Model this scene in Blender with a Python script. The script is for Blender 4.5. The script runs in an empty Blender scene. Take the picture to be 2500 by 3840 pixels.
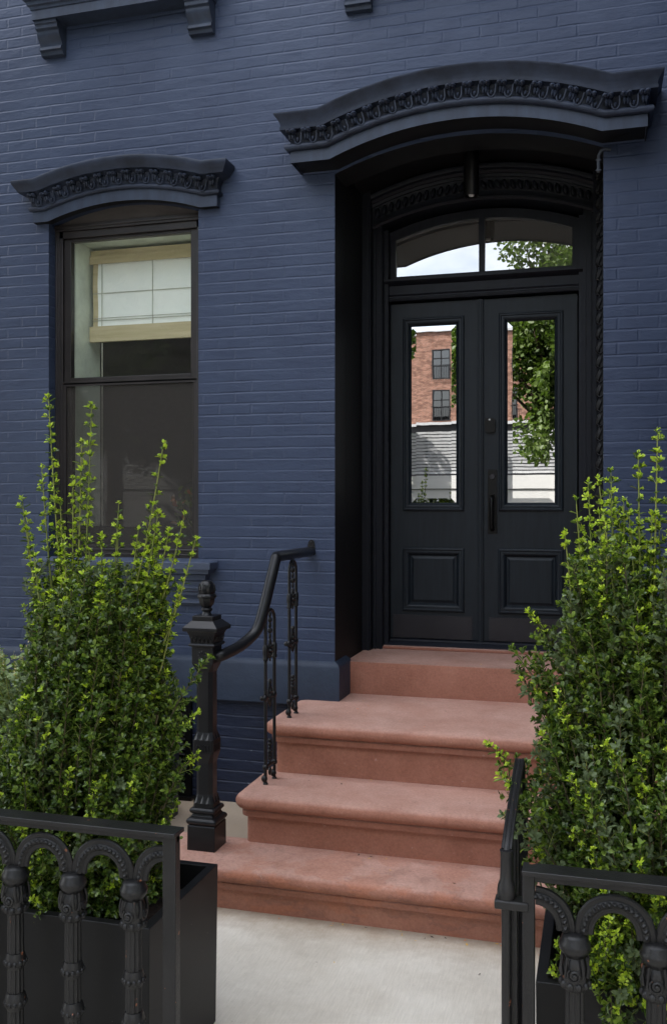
import bpy, math, random
import numpy as np
from mathutils import Vector, Matrix
from mathutils.geometry import tessellate_polygon
PI=math.pi
scene=bpy.context.scene
col=scene.collection
R=math.radians

# ------------------------------------------------------------------ materials
def nt(name):
    m=bpy.data.materials.new(name); m.use_nodes=True
    t=m.node_tree; b=t.nodes['Principled BSDF']
    return m,t,b
def N(t,kind,**kw):
    n=t.nodes.new(kind)
    for k,v in kw.items():
        if k in n.inputs: n.inputs[k].default_value=v
        else: setattr(n,k,v)
    return n
def noise(t,vec,scale,detail=4,rough=.55,stretch=None):
    if stretch:
        mp=N(t,'ShaderNodeMapping'); mp.inputs['Scale'].default_value=stretch
        t.links.new(vec,mp.inputs['Vector']); vec=mp.outputs[0]
    n=N(t,'ShaderNodeTexNoise'); n.inputs['Scale'].default_value=scale; n.inputs['Detail'].default_value=detail
    n.inputs['Roughness'].default_value=rough; t.links.new(vec,n.inputs['Vector']); return n.outputs['Fac']
def ramp(t,fac,stops):
    r=N(t,'ShaderNodeValToRGB'); e=r.color_ramp.elements
    e[0].position,e[0].color=stops[0][0],(*stops[0][1],1)
    e[1].position,e[1].color=stops[-1][0],(*stops[-1][1],1)
    for p,c in stops[1:-1]:
        x=e.new(p); x.color=(*c,1)
    t.links.new(fac,r.inputs[0]); return r.outputs[0]
def mix(t,fac,a,b,mode='MIX'):
    m=N(t,'ShaderNodeMix',data_type='RGBA',blend_type=mode)
    for s,i in ((fac,0),(a,6),(b,7)):
        if isinstance(s,(int,float)): m.inputs[i].default_value=s
        elif isinstance(s,tuple): m.inputs[i].default_value=(*s,1)
        else: t.links.new(s,m.inputs[i])
    return m.outputs[2]
def math_(t,op,a,b=0.):
    m=N(t,'ShaderNodeMath',operation=op)
    for s,i in ((a,0),(b,1)):
        if isinstance(s,(int,float)): m.inputs[i].default_value=s
        else: t.links.new(s,m.inputs[i])
    return m.outputs[0]
def bump(t,b,h,strength,dist):
    n=N(t,'ShaderNodeBump'); n.inputs['Strength'].default_value=strength; n.inputs['Distance'].default_value=dist
    t.links.new(h,n.inputs['Height']); t.links.new(n.outputs[0],b.inputs['Normal'])
def objc(t): return N(t,'ShaderNodeTexCoord').outputs['Object']

def paint(name,c,rough=.5,c2=None,bs=60,bstr=.15,bd=.002,spots=None,spec=.5,metal=0,stretch=None,nsc=6):
    m,t,b=nt(name); v=objc(t)
    c2=c2 or tuple(x*.75 for x in c)
    o=ramp(t,noise(t,v,nsc,5,.6,stretch),[(.35,c2),(.65,c)])
    if spots:
        sc,th,colr=spots
        f=ramp(t,noise(t,v,sc,3,.6),[(th,(0,0,0)),(th+.02,(1,1,1))])
        o=mix(t,f,o,colr)
    t.links.new(o,b.inputs['Base Color'])
    b.inputs['Roughness'].default_value=rough; b.inputs['Specular IOR Level'].default_value=spec; b.inputs['Metallic'].default_value=metal
    bump(t,b,noise(t,v,bs,5,.6,stretch),bstr,bd)
    return m
def brick_mat(name,c1,c2,mortar,bw,rh,ms,bstr,bdist,rough=.55,painted=True):
    m,t,b=nt(name); v=objc(t)
    sp=N(t,'ShaderNodeSeparateXYZ'); t.links.new(v,sp.inputs[0])
    n1=noise(t,v,1.3,3); n2=noise(t,v,9,4,.6); n3=noise(t,v,34,4,.6)
    x=math_(t,'ADD',sp.outputs[0],sp.outputs[1])
    x=math_(t,'ADD',x,math_(t,'MULTIPLY',n2,.022))
    z=math_(t,'ADD',sp.outputs[2],math_(t,'MULTIPLY',n1,.02))
    z=math_(t,'ADD',z,math_(t,'MULTIPLY',n2,.006 if painted else 0.))
    z=math_(t,'ADD',z,math_(t,'MULTIPLY',n3,.004 if painted else 0.))
    cb=N(t,'ShaderNodeCombineXYZ'); t.links.new(x,cb.inputs[0]); t.links.new(z,cb.inputs[1])
    br=N(t,'ShaderNodeTexBrick'); t.links.new(cb.outputs[0],br.inputs['Vector'])
    br.offset=.5; br.inputs['Scale'].default_value=1; br.inputs['Brick Width'].default_value=bw; br.inputs['Row Height'].default_value=rh
    br.inputs['Mortar Size'].default_value=ms; br.inputs['Mortar Smooth'].default_value=.6 if painted else .1
    br.inputs['Color1'].default_value=(*c1,1); br.inputs['Color2'].default_value=(*c2,1); br.inputs['Mortar'].default_value=(*mortar,1); br.inputs['Bias'].default_value=0
    colr=br.outputs['Color']
    if painted:
        # every painted course leans out a little; its top ledge catches the sky, vertical joints are mostly filled with paint
        row=math_(t,'FRACT',math_(t,'DIVIDE',z,rh))
        prof=ramp(t,row,[(0,(.05,)*3),(.05,(.42,)*3),(.88,(1,)*3),(1.,(.05,)*3)])
        gate=N(t,'ShaderNodeMapRange'); gate.inputs[1].default_value=.38; gate.inputs[2].default_value=.62; gate.inputs[3].default_value=.30; gate.inputs[4].default_value=1.
        t.links.new(noise(t,v,4,4,.65,(1,1,3)),gate.inputs[0])
        line=N(t,'ShaderNodeMapRange'); line.inputs[1].default_value=.85; line.inputs[2].default_value=.95; t.links.new(row,line.inputs[0])
        gate2=N(t,'ShaderNodeMapRange'); gate2.inputs[1].default_value=.40; gate2.inputs[2].default_value=.60
        t.links.new(noise(t,v,3.1,2,.6),gate2.inputs[0])
        vert=math_(t,'MULTIPLY',math_(t,'MULTIPLY',br.outputs['Fac'],.85),gate2.outputs[0])
        h=math_(t,'SUBTRACT',math_(t,'MULTIPLY',prof,gate.outputs[0]),vert)
        h=math_(t,'ADD',h,math_(t,'MULTIPLY',n2,.9))
        h=math_(t,'ADD',h,math_(t,'MULTIPLY',n3,.38))
        h=math_(t,'ADD',h,math_(t,'MULTIPLY',noise(t,v,130,4,.65),.14))
        colr=mix(t,math_(t,'MULTIPLY',n1,1.),c1,c2)
        chip=ramp(t,noise(t,v,26,2,.7,(1,1,3)),[(.70,(0,0,0)),(.72,(1,1,1))])
        chip=math_(t,'MULTIPLY',chip,line.outputs[0])
        colr=mix(t,math_(t,'MULTIPLY',chip,.5),colr,(.25,.27,.3))
        sm=ramp(t,noise(t,v,2.2,5,.7,(1,1,.5)),[(.4,(1,1,1)),(.75,(.82,.82,.86))])
        colr=mix(t,1.,colr,sm,'MULTIPLY')
    else:
        h=math_(t,'SUBTRACT',1.,br.outputs['Fac'])
        colr=mix(t,math_(t,'MULTIPLY',n2,.5),colr,(c1[0]*.6,c1[1]*.6,c1[2]*.6))
        cs=ramp(t,noise(t,v,1.6,3,.8,(1,1,3.2)),[(.40,(.62,.60,.60)),(.60,(1.25,1.25,1.28))]); colr=mix(t,1.,colr,cs,'MULTIPLY')
    t.links.new(colr,b.inputs['Base Color']); b.inputs['Roughness'].default_value=rough; b.inputs['Specular IOR Level'].default_value=.3
    bump(t,b,h,bstr,bdist)
    return m
def leaf_mat(name,a,b_,rough=.35,trans=.25,spec=.5):
    m,t,b=nt(name)
    g=N(t,'ShaderNodeNewGeometry')
    c=ramp(t,g.outputs['Random Per Island'],[(0,a),(1,b_)])
    t.links.new(c,b.inputs['Base Color']); b.inputs['Roughness'].default_value=rough; b.inputs['Specular IOR Level'].default_value=spec
    tr=N(t,'ShaderNodeBsdfTranslucent'); t.links.new(mix(t,1.,c,(1.1,1.3,.5),'MULTIPLY'),tr.inputs[0])
    ms=N(t,'ShaderNodeMixShader'); ms.inputs[0].default_value=trans
    t.links.new(b.outputs[0],ms.inputs[1]); t.links.new(tr.outputs[0],ms.inputs[2])
    t.links.new(ms.outputs[0],t.nodes['Material Output'].inputs[0]); return m

M={}
M['wall']=brick_mat('navy_painted_brick',(.042,.060,.108),(.028,.040,.076),(.05,.07,.13),.215,.0685,.008,.62,.0048,.5)
M['navy']=paint('navy_masonry_paint',(.050,.068,.112),.5,(.040,.054,.090),45,.45,.004)
M['plinth']=paint('shaded_navy_plinth_paint',(.026,.038,.064),.55,(.019,.028,.048),45,.5,.004,spec=.3)  # plinth navy darkened in its colour to imitate shade low on the wall
M['foundation']=brick_mat('shaded_navy_brick',(.022,.029,.055),(.016,.022,.043),(.02,.026,.05),.215,.0685,.008,.85,.0058,.5)  # darker copy of the wall brick, shade at the base put into the colour
M['hood']=paint('navy_metal_paint',(.040,.053,.082),.42,(.030,.038,.058),30,.35,.003,stretch=(3,3,.6),spec=.22)
M['hoodtop']=paint('weathered_cornice_paint',(.031,.040,.064),.45,(.016,.020,.031),26,.5,.004,spec=.22)
M['recess']=paint('black_reveal_paint_hood_shade',(.006,.006,.007),.6,spec=.32)
M['casing']=paint('dark_casing_paint',(.010,.012,.018),.45,(.007,.008,.012),70,.15,.001,stretch=(6,6,.5),spec=.22)
M['door']=paint('slate_door_paint',(.013,.018,.023),.42,(.009,.012,.016),60,.22,.001,stretch=(5,5,.4),nsc=9,spec=.22)
M['kick']=paint('dark_bronze_plate',(.026,.025,.030),.35,spots=None,metal=.4,bstr=.08)
M['black']=paint('black_hardware',(.005,.005,.005),.35,spec=.2)
M['bronze']=paint('bronze_window_frame',(.022,.018,.018),.4,(.014,.012,.012),90,.1,.001)
M['infill']=paint('brown_render',(.075,.066,.062),.7,(.055,.048,.046),60,.4,.002)
M['iron']=paint('black_iron_paint',(.0145,.014,.0145),.38,(.009,.009,.0095),120,.7,.0018,spots=(30,.70,(.20,.075,.04)),spec=.32)
M['ironsmooth']=paint('black_railing_paint',(.009,.009,.010),.34,(.006,.006,.007),90,.3,.001,spec=.32)
M['planter']=paint('matt_black_planter',(.007,.007,.0075),.5,(.005,.005,.0055),110,.08,.001,spots=(95,.775,(.35,.35,.35)),spec=.32)
M['planterback']=paint('navy_planter',(.022,.026,.038),.5)
M['soil']=paint('bark_mulch',(.055,.032,.02),.9,(.012,.008,.006),40,1.,.02,nsc=50)
M['jamb']=paint('pale_green_jamb',(.78,.84,.74),.6,bstr=.02)
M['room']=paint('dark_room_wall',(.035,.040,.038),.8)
M['blindtan']=paint('woven_tan_trim',(.58,.49,.32),.8,(.46,.38,.23),200,.5,.002,stretch=(.3,1,4))
M['blindwhite']=paint('white_blind_fabric',(.92,.93,.92),.85,(.88,.90,.89),150,.2,.001)
M['cord']=paint('blind_cord',(.45,.45,.38),.8)
M['bark']=paint('bark',(.09,.06,.04),.9,bstr=.8,bd=.01,stretch=(1,1,.2))
M['white']=paint('white_wall_paint',(.90,.90,.88),.7,(.86,.86,.84))
M['slat']=paint('grey_slat_paint',(.62,.63,.64),.6)
M['darkmetal']=paint('dark_window_metal',(.02,.02,.022),.4)
M['redbrick']=brick_mat('red_brick',(.36,.155,.095),(.27,.11,.065),(.38,.32,.27),.22,.075,.012,.4,.005,.8,False)
M['asphalt']=paint('asphalt',(.055,.055,.057),.85,(.045,.045,.046),200,.6,.003)
M['lens']=paint('frosted_lens',(.6,.6,.58),.3)
M['drygrey']=paint('cable_grey',(.05,.06,.08),.5)
M['yellow']=paint('yellow_petal',(.7,.42,.06),.6)
M['orange']=paint('orange_petal',(.75,.20,.04),.6)
M['violet']=paint('violet_petal',(.14,.07,.5),.6)
M['leaf']=leaf_mat('boxwood_old_leaf',(.030,.062,.013),(.085,.138,.020),.27,.2,.6)
M['leafmid']=leaf_mat('boxwood_mid_leaf',(.11,.17,.02),(.19,.27,.03),.38,.2)
M['leafnew']=leaf_mat('boxwood_new_leaf',(.32,.46,.03),(.56,.66,.05),.45,.3)
M['stem']=leaf_mat('green_stem',(.14,.18,.03),(.22,.24,.05),.5,0.)
M['woody']=leaf_mat('woody_stem',(.06,.05,.025),(.09,.07,.03),.7,0.)
M['sage']=leaf_mat('sage_green_leaf',(.075,.105,.045),(.13,.17,.08),.5,.15,.3)
M['pale']=leaf_mat('pale_sage_leaf',(.20,.27,.13),(.34,.42,.21),.6,.2)
M['bud']=leaf_mat('cream_bud',(.5,.42,.18),(.6,.5,.25),.6,.2)
M['tree']=leaf_mat('tree_leaf',(.07,.12,.025),(.17,.24,.06),.5,.3)
def stone():
    m,t,b=nt('brownstone'); v=objc(t)
    base=ramp(t,noise(t,v,2.4,6,.65),[(.3,(.25,.098,.060)),(.5,(.325,.136,.088)),(.72,(.38,.175,.118))])
    g=N(t,'ShaderNodeNewGeometry'); sp=N(t,'ShaderNodeSeparateXYZ'); t.links.new(g.outputs['Normal'],sp.inputs[0])
    # treads coloured greyer and lighter than risers: wear, dust and light from above
    up=N(t,'ShaderNodeMapRange'); up.inputs[1].default_value=.5; up.inputs[2].default_value=1.; t.links.new(sp.outputs[2],up.inputs[0])
    dust=math_(t,'MULTIPLY',up.outputs[0],noise(t,v,4,5,.7))
    c=mix(t,math_(t,'MULTIPLY',dust,.95),base,(.60,.39,.32))
    sp2=N(t,'ShaderNodeSeparateXYZ'); t.links.new(v,sp2.inputs[0])
    low=N(t,'ShaderNodeMapRange'); low.inputs[1].default_value=.235; low.inputs[2].default_value=.2; t.links.new(sp2.outputs[2],low.inputs[0])
    # worn orange patches and dark grime on the lowest step
    og=ramp(t,noise(t,v,3.6,5,.6,(1,1,3)),[(.52,(0,0,0)),(.56,(1,1,1))])
    c=mix(t,math_(t,'MULTIPLY',math_(t,'MULTIPLY',og,low.outputs[0]),.4),c,(.40,.14,.07))
    dk=ramp(t,noise(t,v,8,6,.7,(1,1,2.5)),[(.54,(0,0,0)),(.60,(1,1,1))])
    c=mix(t,math_(t,'MULTIPLY',math_(t,'MULTIPLY',dk,low.outputs[0]),.3),c,(.15,.08,.065))
    dk2=ramp(t,noise(t,v,5,6,.75),[(.62,(0,0,0)),(.75,(1,1,1))])
    c=mix(t,math_(t,'MULTIPLY',dk2,.4),c,(.17,.09,.075))
    pale=ramp(t,noise(t,v,28,4,.75),[(.66,(0,0,0)),(.72,(1,1,1))])
    c=mix(t,math_(t,'MULTIPLY',pale,.35),c,(.55,.40,.36))
    sk=ramp(t,noise(t,v,190,2,.5),[(.72,(0,0,0)),(.76,(1,1,1))])
    c=mix(t,math_(t,'MULTIPLY',sk,.4),c,(.6,.5,.45))
    gr_=ramp(t,noise(t,v,75,4,.75),[(.3,(.80,.79,.78)),(.7,(1.12,1.12,1.12))]); c=mix(t,1.,c,gr_,'MULTIPLY')
    t.links.new(c,b.inputs['Base Color']); b.inputs['Roughness'].default_value=.8
    h=math_(t,'ADD',math_(t,'MULTIPLY',noise(t,v,14,5,.65),1.),math_(t,'MULTIPLY',noise(t,v,110,4,.75),.6))
    bump(t,b,h,.7,.007); return m
M['stone']=stone()
def concrete(name,a,b2):
    m,t,b=nt(name); v=objc(t)
    c=ramp(t,noise(t,v,1.7,6,.65),[(.3,a),(.7,b2)])
    c=mix(t,.6,c,ramp(t,noise(t,v,150,5,.8,(1,.06,1)),[(.32,(.68,.67,.65)),(.68,(1,1,1))]),'MULTIPLY')
    st=ramp(t,noise(t,v,3.5,5,.7,(1,.3,1)),[(.6,(0,0,0)),(.8,(1,1,1))])
    c=mix(t,math_(t,'MULTIPLY',st,.35),c,(.36,.28,.19))
    sk=ramp(t,noise(t,v,140,2,.5),[(.70,(0,0,0)),(.74,(1,1,1))])
    c=mix(t,math_(t,'MULTIPLY',sk,.35),c,(.16,.14,.12))
    t.links.new(c,b.inputs['Base Color']); b.inputs['Roughness'].default_value=.85
    bump(t,b,math_(t,'ADD',noise(t,v,60,4,.7,(1,.07,1)),noise(t,v,90,4,.7)),.35,.003); return m
def dirt_line(m):
    t=m.node_tree; b=t.nodes['Principled BSDF']; src=b.inputs['Base Color'].links[0].from_socket; v=objc(t)
    sp=N(t,'ShaderNodeSeparateXYZ'); t.links.new(v,sp.inputs[0])
    y=math_(t,'ADD',sp.outputs[1],math_(t,'MULTIPLY',noise(t,v,7,5,.7),.34))
    mr=N(t,'ShaderNodeMapRange'); mr.inputs[1].default_value=-1.36; mr.inputs[2].default_value=-1.10; t.links.new(y,mr.inputs[0])
    c=mix(t,math_(t,'MULTIPLY',mr.outputs[0],.75),src,(.25,.17,.10))
    sp2=ramp(t,noise(t,v,2.1,6,.7),[(.50,(0,0,0)),(.66,(1,1,1))])
    c=mix(t,math_(t,'MULTIPLY',sp2,.28),c,(.33,.28,.22))
    spk=ramp(t,noise(t,v,55,3,.6),[(.70,(0,0,0)),(.74,(1,1,1))]); c=mix(t,math_(t,'MULTIPLY',spk,.3),c,(.22,.19,.16))
    t.links.new(c,b.inputs['Base Color'])
M['concrete']=concrete('brushed_concrete',(.60,.54,.45),(.74,.69,.60))
dirt_line(M['concrete'])
def glass(name,refl,tint=(1,1,1),dust=0.):
    m,t,b=nt(name)
    g=N(t,'ShaderNodeBsdfGlossy'); g.inputs['Roughness'].default_value=0.004; bp=N(t,'ShaderNodeBump'); bp.inputs['Strength'].default_value=.5; bp.inputs['Distance'].default_value=.00012; t.links.new(noise(t,objc(t),5,2,.5),bp.inputs['Height']); t.links.new(bp.outputs[0],g.inputs['Normal']); g.inputs['Color'].default_value=(.95,.96,.97,1)
    tr=N(t,'ShaderNodeBsdfTransparent'); tr.inputs[0].default_value=(*tint,1)
    ms=N(t,'ShaderNodeMixShader'); ms.inputs[0].default_value=refl
    t.links.new(tr.outputs[0],ms.inputs[1]); t.links.new(g.outputs[0],ms.inputs[2])
    out=ms.outputs[0]
    if dust:
        v=objc(t); f=math_(t,'MULTIPLY',ramp(t,noise(t,v,3,5,.7,(1,1,3)),[(.3,(.5,.5,.5)),(.7,(1,1,1))]),dust)
        df=N(t,'ShaderNodeBsdfDiffuse'); df.inputs[0].default_value=(.55,.50,.45,1); m2=N(t,'ShaderNodeMixShader')
        t.links.new(f,m2.inputs[0]); t.links.new(out,m2.inputs[1]); t.links.new(df.outputs[0],m2.inputs[2]); out=m2.outputs[0]
    t.links.new(out,t.nodes['Material Output'].inputs[0]); return m
M['doorglass']=glass('bevelled_mirror_glass',.50,(.1,.1,.1))
M['transomglass']=glass('transom_glass',.38,(.2,.2,.2),.16)
M['winglass']=glass('window_glass',.07,(.97,1.,.96),.035)
M['farglass']=glass('far_window_glass',.35,(.1,.12,.13))
def screen_mat():
    m,t,b=nt('insect_screen'); b.inputs['Base Color'].default_value=(.055,.050,.045,1); b.inputs['Specular IOR Level'].default_value=.1; b.inputs['Roughness'].default_value=.7
    tr=N(t,'ShaderNodeBsdfTransparent'); ms=N(t,'ShaderNodeMixShader'); ms.inputs[0].default_value=.55
    t.links.new(tr.outputs[0],ms.inputs[1]); t.links.new(b.outputs[0],ms.inputs[2])
    t.links.new(ms.outputs[0],t.nodes['Material Output'].inputs[0]); return m
M['screen']=screen_mat()

# ------------------------------------------------------------------ mesh helpers
class MB:
    def __init__(s): s.v=[]; s.f=[]; s.mi=[]; s.sm=[]; s.cur=0
    def add(s,vs,fs,smooth=False):
        o=len(s.v); s.v+= [tuple(p) for p in vs]
        for f in fs: s.f.append(tuple(i+o for i in f)); s.mi.append(s.cur); s.sm.append(smooth)
        return s
    def box(s,x0,x1,y0,y1,z0,z1):
        return s.add([(x0,y0,z0),(x1,y0,z0),(x1,y1,z0),(x0,y1,z0),(x0,y0,z1),(x1,y0,z1),(x1,y1,z1),(x0,y1,z1)],
            [(0,3,2,1),(4,5,6,7),(0,1,5,4),(1,2,6,5),(2,3,7,6),(3,0,4,7)])
    def prism(s,outer,holes,y0,y1):          # outline in XZ, extruded along Y
        loops=[outer]+list(holes)
        tri=tessellate_polygon([[Vector((x,z,0)) for x,z in l] for l in loops])
        flat=[p for l in loops for p in l]; n=len(flat)
        vs=[(x,y0,z) for x,z in flat]+[(x,y1,z) for x,z in flat]
        fs=[]
        for a,b,c in tri:
            (ax,az),(bx,bz),(cx,cz)=flat[a],flat[b],flat[c]
            if (bx-ax)*(cz-az)-(bz-az)*(cx-ax)<0: b,c=c,b
            fs.append((a,b,c)); fs.append((a+n,c+n,b+n))
        o=0
        for l in loops:
            k=len(l)
            for i in range(k):
                j=(i+1)%k; fs.append((o+i,o+j,o+j+n,o+i+n))
            o+=k
        return s.add(vs,fs)
    def lathe(s,prof,cx,cy,seg=24,mod=None,cap=True):   # prof: (r,z)
        vs=[];fs=[]
        for r,z in prof:
            for k in range(seg):
                a=2*PI*k/seg; rr=r*(mod(a,z) if mod else 1)
                vs.append((cx+rr*math.cos(a),cy+rr*math.sin(a),z))
        for i in range(len(prof)-1):
            for k in range(seg):
                k2=(k+1)%seg; fs.append((i*seg+k,i*seg+k2,(i+1)*seg+k2,(i+1)*seg+k))
        if cap: fs.append(tuple(range(seg-1,-1,-1))); fs.append(tuple((len(prof)-1)*seg+k for k in range(seg)))
        return s.add(vs,fs,True)
    def sq(s,prof,cx,cy,cham=0,smooth=False):           # stacked squares, prof: (half,z[,chamfer])
        vs=[];fs=[]
        for p in prof:
            h,z=p[0],p[1]; c=p[2] if len(p)>2 else cham
            c=max(c,.0005)
            for x,y in ((-h+c,-h),(h-c,-h),(h,-h+c),(h,h-c),(h-c,h),(-h+c,h),(-h,h-c),(-h,-h+c)): vs.append((cx+x,cy+y,z))
        n=len(prof)
        for i in range(n-1):
            for k in range(8):
                k2=(k+1)%8; fs.append((i*8+k,i*8+k2,i*8+8+k2,i*8+8+k))
        fs.append(tuple(range(7,-1,-1))); fs.append(tuple((n-1)*8+k for k in range(8)))
        return s.add(vs,fs,smooth)
    def tube(s,pts,r,seg=10,cap=True):
        pts=[Vector(p) for p in pts]; n=len(pts); rs=r if isinstance(r,(list,tuple)) else [r]*n
        vs=[];fs=[]; prev=None
        for i,p in enumerate(pts):
            d=(pts[min(i+1,n-1)]-pts[max(i-1,0)]).normalized()
            if prev is None: prev=d.orthogonal().normalized()
            u=(prev-d*prev.dot(d)).normalized(); prev=u; w=d.cross(u)
            for k in range(seg):
                a=2*PI*k/seg; vs.append(p+(u*math.cos(a)+w*math.sin(a))*rs[i])
        for i in range(n-1):
            for k in range(seg):
                k2=(k+1)%seg; fs.append((i*seg+k,i*seg+k2,(i+1)*seg+k2,(i+1)*seg+k))
        if cap: fs.append(tuple(range(seg-1,-1,-1))); fs.append(tuple((n-1)*seg+k for k in range(seg)))
        return s.add(vs,fs,True)
    def ball(s,c,r,seg=10,rings=6,rot=None):
        rx,ry,rz=r if isinstance(r,(tuple,list)) else (r,r,r)
        vs=[(0,0,rz)];fs=[]
        for i in range(1,rings):
            p=PI*i/rings
            for k in range(seg):
                a=2*PI*k/seg; vs.append((rx*math.sin(p)*math.cos(a),ry*math.sin(p)*math.sin(a),rz*math.cos(p)))
        vs.append((0,0,-rz)); L=len(vs)-1
        for k in range(seg):
            k2=(k+1)%seg; fs.append((0,1+k,1+k2)); fs.append((L,L-seg+k2,L-seg+k))
            for i in range(rings-2): a=1+i*seg; fs.append((a+k,a+seg+k,a+seg+k2,a+k2))
        if rot is not None: vs=[rot@Vector(q) for q in vs]
        return s.add([(q[0]+c[0],q[1]+c[1],q[2]+c[2]) for q in vs],fs,True)
    def sweep(s,path,prof,p0=0.,smooth=False,closed=True):    # path (x,y,z,nx,ny); prof (u,p): up, outwards
        vs=[];fs=[];k=len(prof)
        for q in path:
            x,y,z,nx,ny=q[:5]; kx=q[5] if len(q)>5 else 0
            for u,p in prof: vs.append((x+nx*(p-p0)+kx*u,y+ny*p,z+u))
        for i in range(len(path)-1):
            for j in range(k if closed else k-1):
                j2=(j+1)%k; fs.append((i*k+j,i*k+j2,(i+1)*k+j2,(i+1)*k+j))
        if closed: fs.append(tuple(range(k))); fs.append(tuple((len(path)-1)*k+j for j in range(k-1,-1,-1)))
        return s.add(vs,fs,smooth)
    def rectframe(s,x0,x1,z0,z1,prof,y):        # mitred frame: prof (inset, out)
        vs=[];fs=[];k=len(prof)
        for cx,cz,sx,sz in ((x0,z0,1,1),(x1,z0,-1,1),(x1,z1,-1,-1),(x0,z1,1,-1)):
            for i,o in prof: vs.append((cx+sx*i,y-o,cz+sz*i))
        for c in range(4):
            c2=(c+1)%4
            for j in range(k-1): fs.append((c*k+j,c2*k+j,c2*k+j+1,c*k+j+1))
        return s.add(vs,fs)
    def build(s,name,mats,parent=None,bevel=0,bseg=2):
        me=bpy.data.meshes.new(name); me.from_pydata(s.v,[],s.f)
        if not isinstance(mats,(list,tuple)): mats=[mats]
        for m in mats: me.materials.append(m)
        me.polygons.foreach_set('material_index',s.mi); me.update()
        if len(s.f)<60000 and name not in ('foliage','stems','crown','pane','newel_post'):
            me.polygons.foreach_set('use_smooth',[True]*len(s.f)); me.set_sharp_from_angle(angle=R(38))
        else: me.polygons.foreach_set('use_smooth',s.sm)
        o=bpy.data.objects.new(name,me); col.objects.link(o)
        if parent: o.parent=parent; o.matrix_parent_inverse=parent_inv(parent)
        if bevel:
            b=o.modifiers.new('bevel','BEVEL'); b.width=bevel; b.segments=bseg; b.limit_method='ANGLE'; b.angle_limit=R(40)
        return o
def parent_inv(p):
    return Matrix() if p.parent else Matrix.Translation(p.location).inverted()
def tag(o,label=None,cat=None,group=None,kind=None):
    for k,v in (('label',label),('category',cat),('group',group),('kind',kind)):
        if v: o[k]=v
    return o
def empty(name,loc,label,cat,group=None):
    o=bpy.data.objects.new(name,None); o.location=loc; o.empty_display_size=.2; col.objects.link(o)
    return tag(o,label,cat,group)
def arch(cx,a,z0,h,x):
    Rr=(a*a+h*h)/(2*h); return z0+math.sqrt(max(Rr*Rr-(x-cx)**2,0))-(Rr-h)
def archpts(x0,x1,z0,h,n=24):
    cx,a=(x0+x1)/2,(x1-x0)/2
    return [(x0+(x1-x0)*i/n,arch(cx,a,z0,h,x0+(x1-x0)*i/n)) for i in range(n+1)]
def archpoly(x0,x1,zb,z0,h,n=24): return [(x0,zb),(x1,zb)]+archpts(x0,x1,z0,h,n)[::-1]

# ------------------------------------------------------------------ ground
GZ=0.0
g=MB().box(-400,400,-400,300,-1.0,-.15)
tag(g.build('street',M['asphalt']),kind='structure')
g=MB().box(-60,60,-6.6,8,-.4,0)
tag(g.build('pavement',M['concrete'],bevel=.01),kind='structure')
g=MB().box(-60,60,-19,-13.6,-.4,-.01)
tag(g.build('far_pavement',M['concrete']),kind='structure')
g=MB().box(-6,-1.62,-.944,.02,.001,.06)
tag(g.build('areaway_slab',M['concrete'],bevel=.006),kind='structure')
g=MB().box(-60,60,-60,-19,-.4,.0)
tag(g.build('yard_ground',M['asphalt']),kind='structure')

# ------------------------------------------------------------------ town house
H=empty('town_house',(-1.2,0,0),'navy blue painted brick house front with an arched doorway, a hooded window and dark mouldings','house')
DX0,DX1=-1.52,.02; WX0,WX1=-3.462,-2.402
wall=MB()
wall.prism([(-9,.94),(6,.94),(6,8.5),(-9,8.5)],[archpoly(DX0,DX1,.955,3.875,.150)],0,.25) if False else None
outer=[(-30,.85),(DX0,.85)]+archpts(DX0,DX1,3.875,.150,30)+[(DX1,.85),(6,.85),(6,14.1),(-9,14.1)]
wall.prism(outer,[archpoly(WX0,WX1,1.52,3.745,.095)],0,.25)
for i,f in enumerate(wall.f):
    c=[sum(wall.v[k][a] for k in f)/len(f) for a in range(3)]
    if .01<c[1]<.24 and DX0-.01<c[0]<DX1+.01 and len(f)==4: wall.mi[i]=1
# upper side of the brick opening behind the wall face, rebated
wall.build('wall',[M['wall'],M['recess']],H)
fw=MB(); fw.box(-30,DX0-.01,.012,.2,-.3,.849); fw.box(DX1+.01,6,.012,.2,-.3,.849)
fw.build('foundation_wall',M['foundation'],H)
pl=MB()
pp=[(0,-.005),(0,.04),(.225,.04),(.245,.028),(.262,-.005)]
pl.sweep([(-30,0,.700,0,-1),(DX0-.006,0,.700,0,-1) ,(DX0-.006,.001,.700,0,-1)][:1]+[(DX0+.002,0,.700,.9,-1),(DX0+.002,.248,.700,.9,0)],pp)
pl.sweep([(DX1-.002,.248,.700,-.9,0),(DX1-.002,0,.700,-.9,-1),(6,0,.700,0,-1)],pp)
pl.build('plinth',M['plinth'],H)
rv=MB()
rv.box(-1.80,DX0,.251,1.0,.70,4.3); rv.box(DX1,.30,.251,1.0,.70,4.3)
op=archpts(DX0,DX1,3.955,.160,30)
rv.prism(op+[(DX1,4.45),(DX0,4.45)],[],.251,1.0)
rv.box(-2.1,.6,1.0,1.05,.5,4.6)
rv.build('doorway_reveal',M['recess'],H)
# rear enclosure so that no light leaks behind the openings
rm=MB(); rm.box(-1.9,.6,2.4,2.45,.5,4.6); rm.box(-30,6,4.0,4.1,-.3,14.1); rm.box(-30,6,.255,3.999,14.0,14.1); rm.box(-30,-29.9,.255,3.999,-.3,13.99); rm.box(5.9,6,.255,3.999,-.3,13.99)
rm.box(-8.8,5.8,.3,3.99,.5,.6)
rm.build('inner_wall',M['room'],H)

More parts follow.
